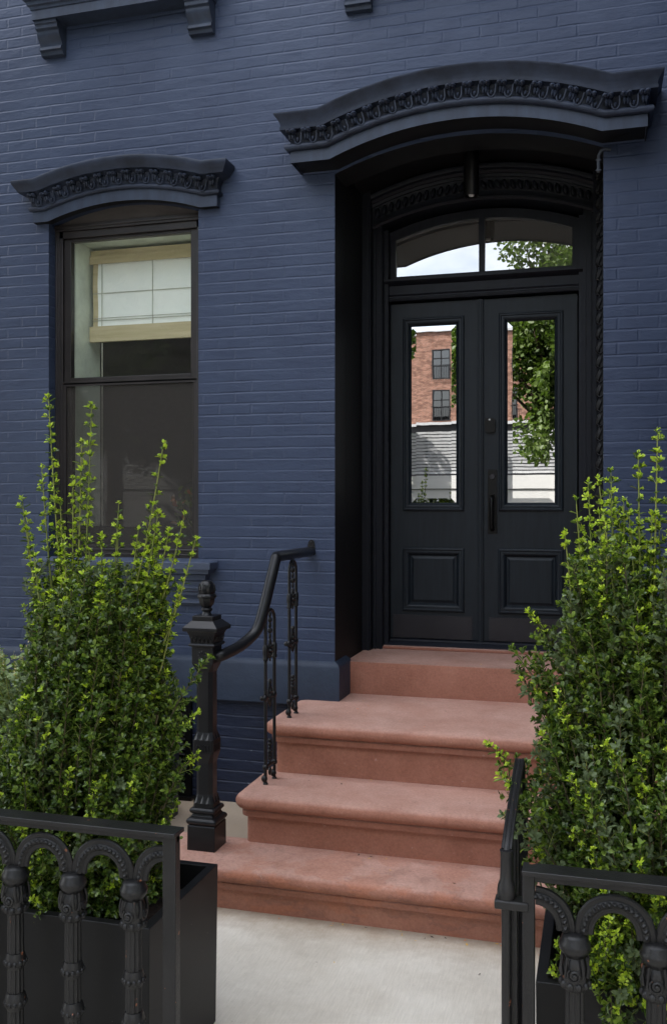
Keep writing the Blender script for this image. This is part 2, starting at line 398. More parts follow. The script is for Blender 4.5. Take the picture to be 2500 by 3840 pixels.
def hood(name,parent,xl,xe0,xe1,xr,z0,h,prof,p0,nleaf,leafu,leafp,ls,mats,split):
    mb=MB()
    arc=archpts(xe0,xe1,z0,h,36)
    cxh,ah=(xe0+xe1)/2,(xe1-xe0)/2
    P=[(xl,0,z0,-1,0),(xl,0,z0,-1,-1)]+[(x,0,z,0,-1,.20*(x-cxh)/ah) for x,z in arc]+[(xr,0,z0,1,-1),(xr,0,z0,1,0)]
    mb.sweep(P,prof[:split+1]+[(prof[split][0],-.01)],p0)
    mb.cur=1
    mb.sweep(P,[(prof[split][0],-.01)]+prof[split:],p0)
    zf=lambda x: z0 if x<xe0 or x>xe1 else arch((xe0+xe1)/2,(xe1-xe0)/2,z0,h,x)
    a,b=xl-(leafp-p0)+ls*.5,xr+(leafp-p0)-ls*.5
    mb.cur=1
    for i in range(nleaf):
        x=a+(b-a)*i/(nleaf-1); z=zf(x)+leafu; sl=(zf(x+.01)-zf(x-.01))/.02
        rot=Matrix.Rotation(-math.atan(sl),3,'Y')
        def at(dx,dp,dz):
            q=rot@Vector((dx*ls,0,dz*ls)); return (x+q.x,-(leafp+dp*ls),z+q.z)
        for sx in (-1,1):
            mb.ball(at(sx*.19,.30,.33),(.23*ls,.40*ls,.19*ls),8,6,rot)
            mb.ball(at(sx*.10,.12,.02),(.13*ls,.20*ls,.36*ls),7,6,rot)
        mb.ball(at(0,.42,.26),(.09*ls,.26*ls,.14*ls),7,5,rot)
        if i<nleaf-1:
            pts=[at(.5+.27*math.cos(t),.10,-.18+.40*math.sin(t)) for t in [PI*(1.0+ k/8) for k in range(9)]]
            pts=[at(.23,.06,.35)]+pts+[at(.77,.06,.35)]
            mb.tube(pts,.07*ls,6)
            mb.ball(at(.5,.10,-.27),(.12*ls,.20*ls,.19*ls),7,6,rot)
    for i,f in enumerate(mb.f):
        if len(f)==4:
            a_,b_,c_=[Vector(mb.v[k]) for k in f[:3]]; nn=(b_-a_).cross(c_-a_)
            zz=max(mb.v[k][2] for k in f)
            if nn.length>0 and abs(nn.normalized().z)>.85 and zz<z0+h+.016 and mb.mi[i]==0: mb.mi[i]=2  # hood undersides painted black to stand in for shade
    o=mb.build(name,mats,parent)
    return o
tor=lambda u,p,r,n=8:[(u+r*math.sin(-PI/2+PI*k/n),p+r*math.cos(-PI/2+PI*k/n)) for k in range(n+1)]
dprof=[(0.012,-.01),(0.012,.20),(0,.203),(0,.21),(.066,.21),(.066,.216)]+tor(.086,.222,.019)+[(.108,.206),(.140,.205),(.168,.222),(.178,.250)]
sp=len(dprof)-1
dprof+=[(.178,.260),(.194,.262),(.196,.256),(.214,.259),(.236,.270),(.254,.284),(.261,.289),(.268,.289),(.279,-.01)]
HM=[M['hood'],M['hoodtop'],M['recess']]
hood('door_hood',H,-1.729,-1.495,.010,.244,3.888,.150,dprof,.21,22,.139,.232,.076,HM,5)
W=MB()
# ------------------------------------------------------------------ ground-floor window
W.box(-3.462,-3.412,.085,.16,1.53,3.66); W.box(-2.452,-2.402,.085,.16,1.53,3.66)
W.box(-3.412,-2.452,.085,.16,3.655,3.70)
for i,(w,y) in enumerate(((.012,.075),(.012,.080))):
    W.box(-3.462,-3.45+i*.016,y,.085,1.53,3.70)
W.box(-3.462,-2.402,.07,.16,3.70,3.742); W.box(-3.462,-2.402,.062,.07,3.716,3.73)
# upper sash
W.box(-3.412,-3.362,.105,.15,2.70,3.655); W.box(-2.502,-2.452,.105,.15,2.70,3.655)
W.box(-3.362,-2.502,.105,.15,3.635,3.655); W.box(-3.362,-2.502,.104,.15,2.69,2.735)
# lower sash
W.box(-3.412,-3.372,.13,.175,1.56,2.70); W.box(-2.505,-2.452,.13,.175,1.56,2.70); W.box(-3.372,-2.505,.13,.175,1.62,1.755)
W.box(-3.412,-2.452,.09,.17,1.53,1.615); W.box(-3.412,-2.452,.082,.09,1.60,1.612); W.box(-3.412,-2.452,.084,.09,1.572,1.582)
win=W.build('window',M['bronze'],H,bevel=.003)
# screen frame and mesh
S=MB(); S.rectframe(-3.412,-2.452,1.618,2.700,[(0,0),(0,.008),(.022,.008),(.022,0)],.1)
S.box(-3.412,-2.452,.092,.128,2.690,2.712)
S.build('screen_frame',M['bronze'],win)
S=MB(); S.add([(-3.40,.101,1.625),(-2.46,.101,1.625),(-2.46,.101,2.69),(-3.40,.101,2.69)],[(0,1,2,3)])
S.build('insect_screen',M['screen'],win)
for z0,z1,y in ((2.735,3.635,.135),(1.755,2.70,.155)):
    S=MB().add([(-3.362,y,z0),(-2.502,y,z0),(-2.502,y,z1),(-3.362,y,z1)],[(0,1,2,3)])
    S.build('pane',M['winglass'],win)
S=MB().prism(archpoly(-3.462,-2.402,3.743,3.746,.094),[],.10,.14); S.build('head_panel',M['infill'],win)
wprof=[(0,-.01),(0,.05),(.068,.05),(.068,.054)]+tor(.084,.056,.015)+[(.101,.054),(.130,.058),(.165,.075),(.180,.108)]
wsp=len(wprof)-1
wprof+=[(.180,.118),(.192,.122),(.205,.132),(.225,.145),(.243,.150),(.251,.147),(.262,-.01)]
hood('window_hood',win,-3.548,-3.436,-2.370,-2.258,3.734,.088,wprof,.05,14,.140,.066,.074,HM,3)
S=MB()
sprof=[(-.155,-.01),(-.155,.045),(-.125,.048),(-.115,.066),(-.098,.070),(-.082,.078),(-.074,.100),(-.045,.108),(-.045,.122),(-.006,.125),(0,.118),(.012,-.01)]
def sillpath(xl,xr,z): return [(xl,0,z,-1,0),(xl,0,z,-1,-1),(xr,0,z,1,-1),(xr,0,z,1,0)]
S.sweep(sillpath(-3.505,-2.352,1.548),sprof,.045)
S.box(WX0+.001,WX1-.001,-.02,.24,1.50,1.556)
sill=S.build('window_sill',M['navy'],win)
def bracket(parent,x0,x1,zt,hgt,proj,mat):
    b=MB(); k=hgt
    pr=[(0,-.01),(0,proj)]+[(-k*.10,proj),(-k*.12,proj-.010),(-k*.24,proj-.012),(-k*.26,proj-.022)]
    pr+=[(-k*(.28+.42*t),(proj-.03)*(.62+.38*math.cos(t*PI*.5+.15))+.004*math.sin(t*6)) for t in [i/8 for i in range(9)]]
    q=pr[-1][1]
    pr+=[(-k*.74,q),(-k*.76,q+.012),(-k*.86,q+.014),(-k*.88,q-.006),(-k,q-.012),(-k,-.01)]
    pr=pr[::-1]
    b.sweep([(x0,0,zt,0,-1),(x1,0,zt,0,-1)],pr)
    return b.build('bracket',mat,parent,bevel=.002)
bracket(sill,-2.515,-2.365,1.393,.125,.075,M['navy']); bracket(sill,-3.49,-3.34,1.393,.125,.075,M['navy'])
# upper-floor sills seen at the top edge
usp=[(0,-.01),(0,.135),(.060,.135),(.062,.142),(.078,.146),(.085,.158),(.105,.162),(.112,.176),(.150,.190),(.158,.190),(.17,-.01)]
for xl,xr in ((-3.50,-2.28),(-1.455,-.235)):
    S=MB(); S.sweep(sillpath(xl,xr,5.005),usp,.135); s2=S.build('upper_window_sill',M['hood'],H)
    bracket(s2,xl+.010,xl+.168,5.004,.190,.120,M['hood']); bracket(s2,xr-.168,xr-.010,5.004,.190,.120,M['hood'])

# interior seen through the window
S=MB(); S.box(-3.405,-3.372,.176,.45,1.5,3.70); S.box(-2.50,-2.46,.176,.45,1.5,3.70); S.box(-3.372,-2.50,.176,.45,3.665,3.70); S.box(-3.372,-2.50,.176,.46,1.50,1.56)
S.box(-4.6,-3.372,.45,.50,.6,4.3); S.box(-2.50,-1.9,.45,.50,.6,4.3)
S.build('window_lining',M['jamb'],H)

B=empty('roman_blind',(-2.93,.38,3.58),'white roman blind with woven tan borders half lowered inside the window','blind')
b=MB(); b.box(-3.365,-2.505,.36,.40,3.575,3.64); b.box(-3.365,-2.505,.345,.352,3.545,3.60)
b.build('head_rail',M['blindtan'],B)
b=MB()
def wavy(mb,x0,x1,z0,z1,y,amp=.004,n=22,th=.003):
    vs=[];fs=[]
    for i in range(n+1):
        z=z0+(z1-z0)*i/n
        for x in (x0,x1): vs.append((x,y+amp*math.sin(z*18),z))
    for i in range(n): fs.append((2*i,2*i+1,2*i+3,2*i+2))
    mb.add(vs,fs,True)
wavy(b,-3.315,-2.505,3.10,3.58,.366); b.build('fabric',M['blindwhite'],B)
b=MB(); wavy(b,-3.350,-3.312,3.10,3.58,.3655); b.box(-3.365,-2.505,.345,.375,3.012,3.118); b.build('border',M['blindtan'],B)
b=MB()
for z in (3.345,3.175,3.158): b.tube([(-3.35,.358,z),(-2.505,.358,z)],.0025,5)
for x in (-3.275,-2.895): b.tube([(x,.354,3.56),(x,.354,3.11)],.0025,5)
b.tube([(-3.265,.340,3.0),(-3.265,.340,1.7)],.004,5)
b.build('cord',M['cord'],B)
# a bunch of flowers far inside, faint in the lower sash
F=empty('vase_plant',(-2.75,1.1,1.5),'dim leafy bouquet inside the room behind the lower window screen','plant')

# ------------------------------------------------------------------ doorway joinery
fr=MB()
DY=.87
for s_ in (0,1):
    mx=(lambda x: x) if s_==0 else (lambda x:-1.50-x)
    def bx(x0,x1,y0,y1,z0,z1):
        a,b_=sorted((mx(x0),mx(x1))); fr.box(a,b_,y0,y1,z0,z1)
    bx(DX0+.001,-1.462,.66,1.0,.93,3.98); bx(-1.462,-1.400,.74,1.0,.93,3.95); bx(-1.400,-1.372,.80,.999,.93,3.75); 
    bx(-1.482,-1.468,.645,.66,.93,3.9); bx(-1.45,-1.44,.728,.74,.93,3.9); bx(-1.415,-1.405,.73,.74,.93,3.9)
def archband(mb,x0,x1,z0,h,prof,y,n=36):      # moulded band following an arch: prof (up, out)
    P=[(x,y,z,0,-1) for x,z in archpts(x0,x1,z0,h,n)]
    mb.sweep(P,prof,0)
ox0,ox1=-1.462,-.038
# arched head: flat band, egg band bed, crown mouldings
fr.prism(archpts(ox0,ox1,3.742,.138,36)+archpts(DX0+.002,DX1-.002,3.95,.16,36)[::-1],[],.76,.99)
archband(fr,ox0,ox1,3.742,.138,[(0,0),(.0,.035),(.012,.045),(.022,.045),(.028,.032),(.056,.030),(.056,0)],.76)
archband(fr,ox0,ox1,3.742+.056,.138,[(0,0),(0,.014),(.085,.03),(.085,0)],.76)
archband(fr,ox0,ox1,3.742+.141,.138,[(0,0),(0,.045),(.014,.052),(.020,.052),(.020,.060),(.034,.072),(.040,.072),(.046,.085),(.06,.09),(.075,.09),(.075,0)],.76)
cxm,aa=(ox0+ox1)/2,(ox1-ox0)/2
for i in range(30):
    x=ox0+.03+(ox1-ox0-.06)*i/29; z=arch(cxm,aa,3.742,.138,x)+.098
    sl=math.atan(-(x-cxm)/((aa*aa+.138**2)/(2*.138)))
    rot=Matrix.Rotation(-sl+(.5 if x<cxm else -.5),3,'Y')
    fr.ball((x,.735,z),(.017,.022,.034),8,6,rot)
    q=rot@Vector((.021,0,0)); fr.tube([Vector((x,.742,z))+rot@Vector((.022*math.cos(t),-.006,.040*math.sin(t))) for t in [-1.3+.433*k for k in range(7)]],.004,5)
# transom bar with cornice
fr.box(-1.400,-.10,.83,.99,3.275,3.40)
fr.sweep([(-1.400,.83,3.275,0,-1),(-.10,.83,3.275,0,-1)],[(0,0),(0,.004),(.012,.010),(.018,.010),(.022,.004),(.030,.004),(.036,.010),(.042,.004),(.100,.006),(.106,.022),(.114,.036),(.126,.050),(.140,.050),(.150,.0)])
fr.build('door_frame',M['casing'],H)
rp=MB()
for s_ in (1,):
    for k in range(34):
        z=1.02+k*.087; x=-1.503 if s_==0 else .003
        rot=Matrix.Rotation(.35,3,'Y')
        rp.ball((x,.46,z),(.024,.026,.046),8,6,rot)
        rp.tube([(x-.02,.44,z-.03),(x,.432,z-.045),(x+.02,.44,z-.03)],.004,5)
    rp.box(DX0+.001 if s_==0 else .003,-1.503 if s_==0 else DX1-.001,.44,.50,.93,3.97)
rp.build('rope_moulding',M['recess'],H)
th=MB(); th.sweep([(-1.37,.87,.928,0,-1),(-.13,.87,.928,0,-1)],[(0,0),(0,.075),(.018,.078),(.030,.068),(.048,.030),(.058,.028),(.062,0)])
th.box(-1.37,-.13,.87,.95,.93,.988)
th.build('threshold',M['casing'],H)

# transom light
def transom():
    t=MB(); hole=lambda x0,x1:[(x0,3.447),(x1,3.447)]+[(x1-(x1-x0)*i/14,arch(-.751,.585,3.692,.110,x1-(x1-x0)*i/14)) for i in range(15)]
    t.prism(archpoly(-1.385,-.115,3.415,3.745,.115,30),[hole(-1.335,-.770),hole(-.734,-.170)],.862,.905)
    t.sweep([(-.770,.862,3.45,0,-1),(-.734,.862,3.45,0,-1)],[(0,0),(0,.006),(.345,.006),(.345,0)])
    o=t.build('transom_window',M['casing'],H,bevel=.002)
    for x0,x1 in ((-1.340,-.766),(-.738,-.166)):
        p=MB(); pts=[(x0,3.44),(x1,3.44)]+[(x1-(x1-x0)*i/14,arch(-.751,.59,3.697,.112,x1-(x1-x0)*i/14)) for i in range(15)]
        p.add([(x,.880+(z-3.44)*.040,z) for x,z in pts],[tuple(range(len(pts)))]); p.build('pane',M['transomglass'],o)
transom()
# doors
mould=[(0,0),(0,.010),(.006,.016),(.014,.017),(.018,.010),(.026,.012),(.036,.010),(.044,.002),(.050,-.006),(.056,-.014)]
def door(x0,x1,px0,px1,lab):
    d=MB(); zb,zt=.992,3.262
    hole=lambda a,b_,c,e:[(a,c),(b_,c),(b_,e),(a,e)]
    U=(px0,px1,1.855,3.160); L=(px0-.004,px1,1.177,1.607)
    d.prism([(x0,zb),(x1,zb),(x1,zt),(x0,zt)],[hole(U[0]+.006,U[1]-.006,U[2]+.006,U[3]-.006),hole(L[0]+.006,L[1]-.006,L[2]+.006,L[3]-.006)],DY,DY+.045)
    d.rectframe(U[0],U[1],U[2],U[3],mould,DY); d.rectframe(L[0],L[1],L[2],L[3],mould,DY)
    # raised lower panel
    d.rectframe(L[0]+.052,L[1]-.052,L[2]+.052,L[3]-.052,[(0,-.012),(.006,-.012),(.022,-.003),(.024,-.001)],DY)
    a=.076; d.add([(L[0]+a,DY+.001,L[2]+a),(L[1]-a,DY+.001,L[2]+a),(L[1]-a,DY+.001,L[3]-a),(L[0]+a,DY+.001,L[3]-a)],[(0,1,2,3)])
    o=d.build('door',M['door'],H,bevel=.0015)
    g=MB(); gx0,gx1,gz0,gz1=px0+.055,px1-.055,1.907,3.105; w=.033; t=.0016
    ov=[(gx0-.002,DY+.0145,gz0-.002),(gx1+.002,DY+.0145,gz0-.002),(gx1+.002,DY+.0145,gz1+.002),(gx0-.002,DY+.0145,gz1+.002)]
    iv=[(gx0+w,DY+.0145-t,gz0+w),(gx1-w,DY+.0145-t,gz0+w),(gx1-w,DY+.0145-t,gz1-w),(gx0+w,DY+.0145-t,gz1-w)]
    g.add(ov+iv,[(4,5,6,7),(0,1,5,4),(1,2,6,5),(2,3,7,6),(3,0,4,7)]); g.build('pane',M['doorglass'],o)
    return o
d1=door(-1.370,-.748,-1.284,-.869,None); d2=door(-.744,-.140,-.640,-.226,None)
a=MB(); a.box(-.778,-.740,DY-.016,DY-.0005,.975,3.262); a.box(-.769,-.750,DY-.024,DY-.016,.975,3.262); a.build('astragal',M['door'],d1,bevel=.003)
for dd,x0,x1 in ((d1,-1.352,-.816),(d2,-.704,-.168)):
    k=MB(); k.box(x0,x1,DY-.005,DY-.0005,.996,1.150); 
    for i in range(4):
        for z in (1.006,1.140): k.ball((x0+.012+(x1-x0-.024)*i/3,DY-.006,z),.004,6,4)
    k.build('kick_plate',M['kick'],dd)
h=MB(); h.box(-.712,-.652,DY-.008,DY-.0005,1.705,2.130)
hp=[(-.682,DY-.01,1.945),(-.682,DY-.055,1.935),(-.682,DY-.062,1.90),(-.682,DY-.060,1.80),(-.682,DY-.045,1.745),(-.682,DY-.01,1.735)]
h.tube(hp,[.016,.015,.014,.014,.015,.016],10); h.box(-.696,-.668,DY-.040,DY-.008,1.962,1.968)
o=h.build('handle',M['black'],d2,bevel=.002)
h=MB(); h.lathe([(.001,0),(.017,0),(.019,.004),(.019,.012)],0,0,20); hv=[(-.682+x,DY-.020+z,2.083+y) for x,y,z in h.v]; h.v=hv
h.box(-.6835,-.6805,DY-.022,DY-.0195,2.07,2.083); h.build('lock_cylinder',M['kick'],d2)
kp=MB(); rr=.018; pts=[]
for cx,cz,a0 in ((-.662-rr,2.375+rr,-90),(-.662-rr,2.470-rr,0),(-.730+rr,2.470-rr,90),(-.730+rr,2.375+rr,180)):
    pts+=[(cx+rr*math.cos(R(a0+i*18)),cz+rr*math.sin(R(a0+i*18))) for i in range(6)]
kp.prism(pts,[],DY-.022,DY-.0005); k=kp.build('keypad_lock',M['black'],d2,bevel=.004)
kp=MB(); kp.ball((-.699,DY-.023,2.459),(.007,.003,.007),10,6); kp.build('keyhole',M['lens'],k) if False else kp.build('keyhole',M['lens'],d2)

# lamp on the soffit
Lm=empty('soffit_lamp',(-.766,.45,4.11),'short black cylinder downlight hanging under the door arch','lamp')
l=MB(); l.lathe([(.046,3.815),(.0485,3.82),(.0485,4.115)],-.766,.45,28,cap=False); l.lathe([(.046,3.815),(.040,3.818),(.038,3.84),(.001,3.842)],-.766,.45,28,cap=False); l.build('housing',M['black'],Lm)
l=MB(); l.ball((-.766,.45,3.825),(.020,.020,.012),14,8); l.build('lens',M['lens'],Lm)
# cable elbow
c=MB(); c.tube([(.06,-.012,3.855),(.03,-.018,3.860),(.008,-.018,3.852),(-.004,-.014,3.83),(-.006,-.008,3.79),(-.006,.004,3.74)],.009,8)
c.box(-.020,.008,-.020,-.004,3.800,3.806); c.box(-.020,.008,-.016,0,3.745,3.751)
tag(c.build('conduit',M['drygrey']),'short grey bent conduit stapled at the right corner of the door arch','conduit')

# louvre grille low on the wall
Gv=empty('vent_grille',(-2.8,-.02,.06),'black louvred vent grille low on the wall behind the planter','vent')
v=MB(); v.rectframe(-3.15,-2.447,.075,.665,[(0,0),(0,.03),(.035,.03),(.035,0)],.01); v.box(-3.15,-2.447,.0,.009,.075,.665); v.box(-3.2,-2.43,-.05,.011,.062,.082); v.build('frame',M['black'],Gv)
v=MB()
for k in range(17):
    z=.12+k*.031; v.add([(-3.11,.004,z+.014),(-2.485,.004,z+.014),(-2.485,-.022,z),(-3.11,-.022,z),(-3.11,.004,z+.012),(-2.485,.004,z+.012),(-2.485,-.022,z-.003),(-3.11,-.022,z-.003)],[(0,3,2,1),(4,5,6,7),(3,7,6,2)])
v.build('louvre',M['iron'],Gv)

# ------------------------------------------------------------------ stoop
ST=empty('stone_stoop',(-.8,-.6,0),'brownstone front steps with rounded nosings leading up to the doors','steps')
def step(xl,xr,yf,yb,zt,hgt,nose=True,rad=.025,sides=True):
    mb=MB(); r_=.034
    if nose:
        pr=[(-hgt,0),(-.108,0),(-.108,.024),(-.082,.027),(-.076,.018)]
        pr+=[(-.038+r_*math.sin(R(a)),.026+r_*math.cos(R(a))) for a in range(-85,86,17)]
        pr+=[(-.002,.012),(0,-.01)]
    else: pr=[(-hgt,0),(-.012,0),(-.003,-.004),(0,-.014)]
    path=[(xl,yb,zt,-1,0)]
    for k in range(7):
        a=R(k*15); path.append((xl+rad*(1-math.cos(a)),yf+rad*(1-math.sin(a)),zt,-math.cos(a),-math.sin(a)))
    nx=14
    for k in range(1,nx): path.append((xl+rad+(xr-xl-2*rad)*k/nx,yf,zt,0,-1))
    for k in range(7):
        a=R(90-k*15); path.append((xr-rad*(1-math.cos(a)),yf+rad*(1-math.sin(a)),zt,math.cos(a),-math.sin(a)))
    path.append((xr,yb,zt,1,0))
    mb.sweep(path,pr,0,True,closed=False)
    top=[(x+nx_*pr[-1][1],y+ny_*pr[-1][1],z) for x,y,z,nx_,ny_ in path]
    mb.add(top,[tuple(range(len(top)))])
    for p in mb.v: pass
    o=mb.build('step',M['stone'],ST)
    return o
step(-2.16,.38,-1.285,-.945,.210,.22)
step(-1.705,.30,-.985,-.2,.453,.245)
step(-1.685,.28,-.595,.235,.731,.28)
s4=MB()
s4.add([],[])
o=step(-1.518,.018,.215,.80,.930,.205,nose=False,rad=.01)
s5=MB(); s5.box(-1.40,-.10,.755,.80,.9305,.950); s5.build('sill_strip',M['stone'],ST,bevel=.004)

# fallen petals on the steps
rnd=random.Random(3)
pm=MB()
for i in range(80):
    lvl=rnd.choice([(.731,-.58,.18,-1.4,.1),(.731,-.58,.18,-1.4,.1),(.453,-.96,-.62,-1.6,.1),(.930,.24,.7,-1.4,-.2),(.210,-1.27,-1.0,-1.6,0),(.0,-1.7,-1.32,-1.3,-.2),(.0,-1.34,-1.30,-1.6,-.1),(.0,-1.34,-1.30,-1.6,-.1),(.210,-1.03,-.99,-1.6,0),(.453,-.64,-.60,-1.6,.1)])
    x=rnd.uniform(lvl[3],lvl[4]); y=rnd.uniform(lvl[1],lvl[2]); a=rnd.uniform(0,6); s=rnd.uniform(.003,.007)
    z=lvl[0]+.003; pm.cur=rnd.choice([0,0,1,2])
    pm.add([(x+s*1.6*math.cos(a),y+s*1.6*math.sin(a),z),(x-s*math.sin(a)*.6,y+s*.6*math.cos(a),z+.001),(x-s*1.6*math.cos(a),y-s*1.6*math.sin(a),z+.003),(x+s*.6*math.sin(a),y-s*.6*math.cos(a),z)],[(0,1,2,3)])
tag(pm.build('fallen_petals',[M['yellow'],M['soil'],M['orange']]),'scattered dry leaf bits and petals lying on the steps','litter',kind='stuff')

# ------------------------------------------------------------------ stair railing
RL=empty('stair_railing',(-1.88,-1.1,.21),'black iron stair railing with square newel post and acorn finial','railing')
nx_,ny_=-1.868,-1.10
n=MB()
n.sq([(.0725,.210),(.0725,.327,.003),(.068,.332)],nx_,ny_)
def sqt(u,h,r,k=8): return [(h+r*math.cos(-PI/2+PI*i/k),u+r*math.sin(-PI/2+PI*i/k),.006) for i in range(k+1)]
n.sq([(.06,.331)]+sqt(.350,.063,.016)+[(.060,.368,.006),(.060,.374,.006),(.056,.378,.006)]+[(.054,.384,.006)]+sqt(.400,.053,.014)+[(.048,.416)],nx_,ny_)
n.sq([(.053,.415,.012),(.052,.434,.012),(.043,.476,.018),(.043,.631,.018),(.050,.660,.014),(.054,.681,.008),(.054,.745,.008),(.052,.748,.010),(.043,.782,.018),(.043,1.078,.018),(.050,1.100,.010),(.057,1.122,.004),(.057,1.204,.003)],nx_,ny_)
for zc,hh in ((.745,.036),(.434,.040)):        # pyramid points round the two collars
    for s1 in (-1,1):
        for k in (-1,0,1):
            for ax in (0,1):
                w=.015; c0=k*.030; o1=.0525*s1; o2=.044*s1
                P=[(c0-w,o1,zc),(c0+w,o1,zc),(c0,o2,zc+hh),(c0,o1*1.10,zc+.004)]
                P=[(nx_+(a if ax==0 else b_),ny_+(b_ if ax==0 else a),c) for a,b_,c in P]
                n.add(P,[(0,1,3),(1,2,3),(2,0,3),(2,1,0)])
for k in range(5): 
    for ax in (0,1):
        a=-.028+k*.014
        if ax==0: n.box(nx_+a-.003,nx_+a+.003,ny_-.0575,ny_-.053,.690,.722)
        else: n.box(nx_+.053,nx_+.0575,ny_+a-.003,ny_+a+.003,.690,.722)
for k in range(8):
    a=k*PI/4
    for ax in (0,1):
        p=[(.004*math.cos(a),.004*math.sin(a)),(.020*math.cos(a+.2),.020*math.sin(a+.2)),(.026*math.cos(a),.026*math.sin(a)),(.020*math.cos(a-.2),.020*math.sin(a-.2))]
        if ax==0: n.add([(nx_+u,ny_-.0585,1.163+w) for u,w in p]+[(nx_+.015*math.cos(a),ny_-.062,1.163+.015*math.sin(a))],[(0,1,4),(1,2,4),(2,3,4),(3,0,4)])
        else: n.add([(nx_+.0585,ny_+u,1.163+w) for u,w in p]+[(nx_+.062,ny_+.015*math.cos(a),1.163+.015*math.sin(a))],[(0,1,4),(1,2,4),(2,3,4),(3,0,4)])
n.sq([(.057,1.203,.002),(.066,1.206,.002),(.070,1.213,.002),(.066,1.220,.002),(.060,1.222,.002),(.062,1.240,.002),(.068,1.262,.002),(.076,1.280,.002),(.078,1.282)],nx_,ny_)
for k in range(5):
    for ax in (0,1):
        a=-.044+k*.022; pts=[(a-.009,1.226),(a-.009,1.242),(a,1.256),(a+.009,1.242),(a+.009,1.226)]
        n.tube([(nx_+u,ny_-.0635-(w-1.226)*.35,w) if ax==0 else (nx_+.0635+(w-1.226)*.35,ny_+u,w) for u,w in pts],.002,5)
n.sq([(.088,1.281,.001),(.091,1.285,.001),(.091,1.298,.001),(.089,1.301,.001),(.058,1.330,.001),(.0545,1.331,.001),(.0545,1.352,.001),(.052,1.354,.001)],nx_,ny_)
n.build('newel_post',M['ironsmooth'],RL,bevel=.0015)
f=MB(); f.lathe([(.030,1.352),(.022,1.362),(.020,1.372),(.026,1.376),(.028,1.382),(.026,1.388),(.020,1.392),(.026,1.398),(.036,1.412),(.040,1.430),(.041,1.442)],nx_,ny_,32,lambda a,z:1+.05*math.cos(8*a)*(z>1.395))
f.lathe([(.036,1.438),(.045,1.441),(.047,1.449),(.043,1.458),(.037,1.462)],nx_,ny_,48,lambda a,z:1+.06*abs(math.cos(4*a)))
f.lathe([(.034,1.455),(.0385,1.465),(.040,1.482),(.037,1.502),(.029,1.518),(.018,1.526),(.006,1.528),(.0005,1.528)],nx_,ny_,32,lambda a,z:1+.05*abs(math.cos(4*a+.3)))
for k in range(8):
    a=k*PI/4+.1; f.tube([(nx_+rr*math.cos(a+da),ny_+rr*math.sin(a+da),z) for rr,da,z in ((.038,.0,1.520-.012),(.0405,.22,1.495),(.042,.18,1.475),(.041,0,1.466),(.042,-.18,1.475),(.0405,-.22,1.495),(.038,.0,1.508))],.0022,5)
f.build('finial',M['ironsmooth'],RL)
def spl(P,n=8):
    P=[Vector(p) for p in P]; out=[]
    for i in range(len(P)-1):
        a=P[max(i-1,0)];b_=P[i];c=P[i+1];d=P[min(i+2,len(P)-1)]
        for k in range(n):
            t=k/n; out.append(.5*((2*b_)+(-a+c)*t+(2*a-5*b_+4*c-d)*t*t+(-a+3*b_-3*c+d)*t**3))
    return out+[P[-1]]
rail=spl([(-1.82,-1.10,1.150),(-1.790,-1.085,1.158),(-1.746,-.98,1.184),(-1.714,-.90,1.222),(-1.690,-.86,1.264),(-1.673,-.82,1.355),(-1.655,-.765,1.497),(-1.645,-.71,1.610)])
tr=MB(); tr.tube(rail,.0285,18)
tr.tube([(-1.645,-.713,1.606),(-1.6452,-.708,1.616),(-1.648,-.690,1.623),(-1.655,-.40,1.622),(-1.664,-.075,1.618),(-1.664,-.045,1.616)],[.0265,.0285,.0285,.0285,.0285,.026],18)
tr.build('handrail',M['ironsmooth'],RL)
w=MB(); w.prism([(-1.700,1.598),(-1.640,1.598),(-1.646,1.672),(-1.652,1.684),(-1.664,1.689),(-1.676,1.684),(-1.684,1.672)],[],-.007,.003)
w.tube([(-1.666,-.06,1.614),(-1.667,-.004,1.618)],.026,14)
for z in (1.643,1.672): w.ball((-1.667,-.009,z),(.006,.004,.006),8,5)
w.build('wall_bracket',M['ironsmooth'],RL,bevel=.001)
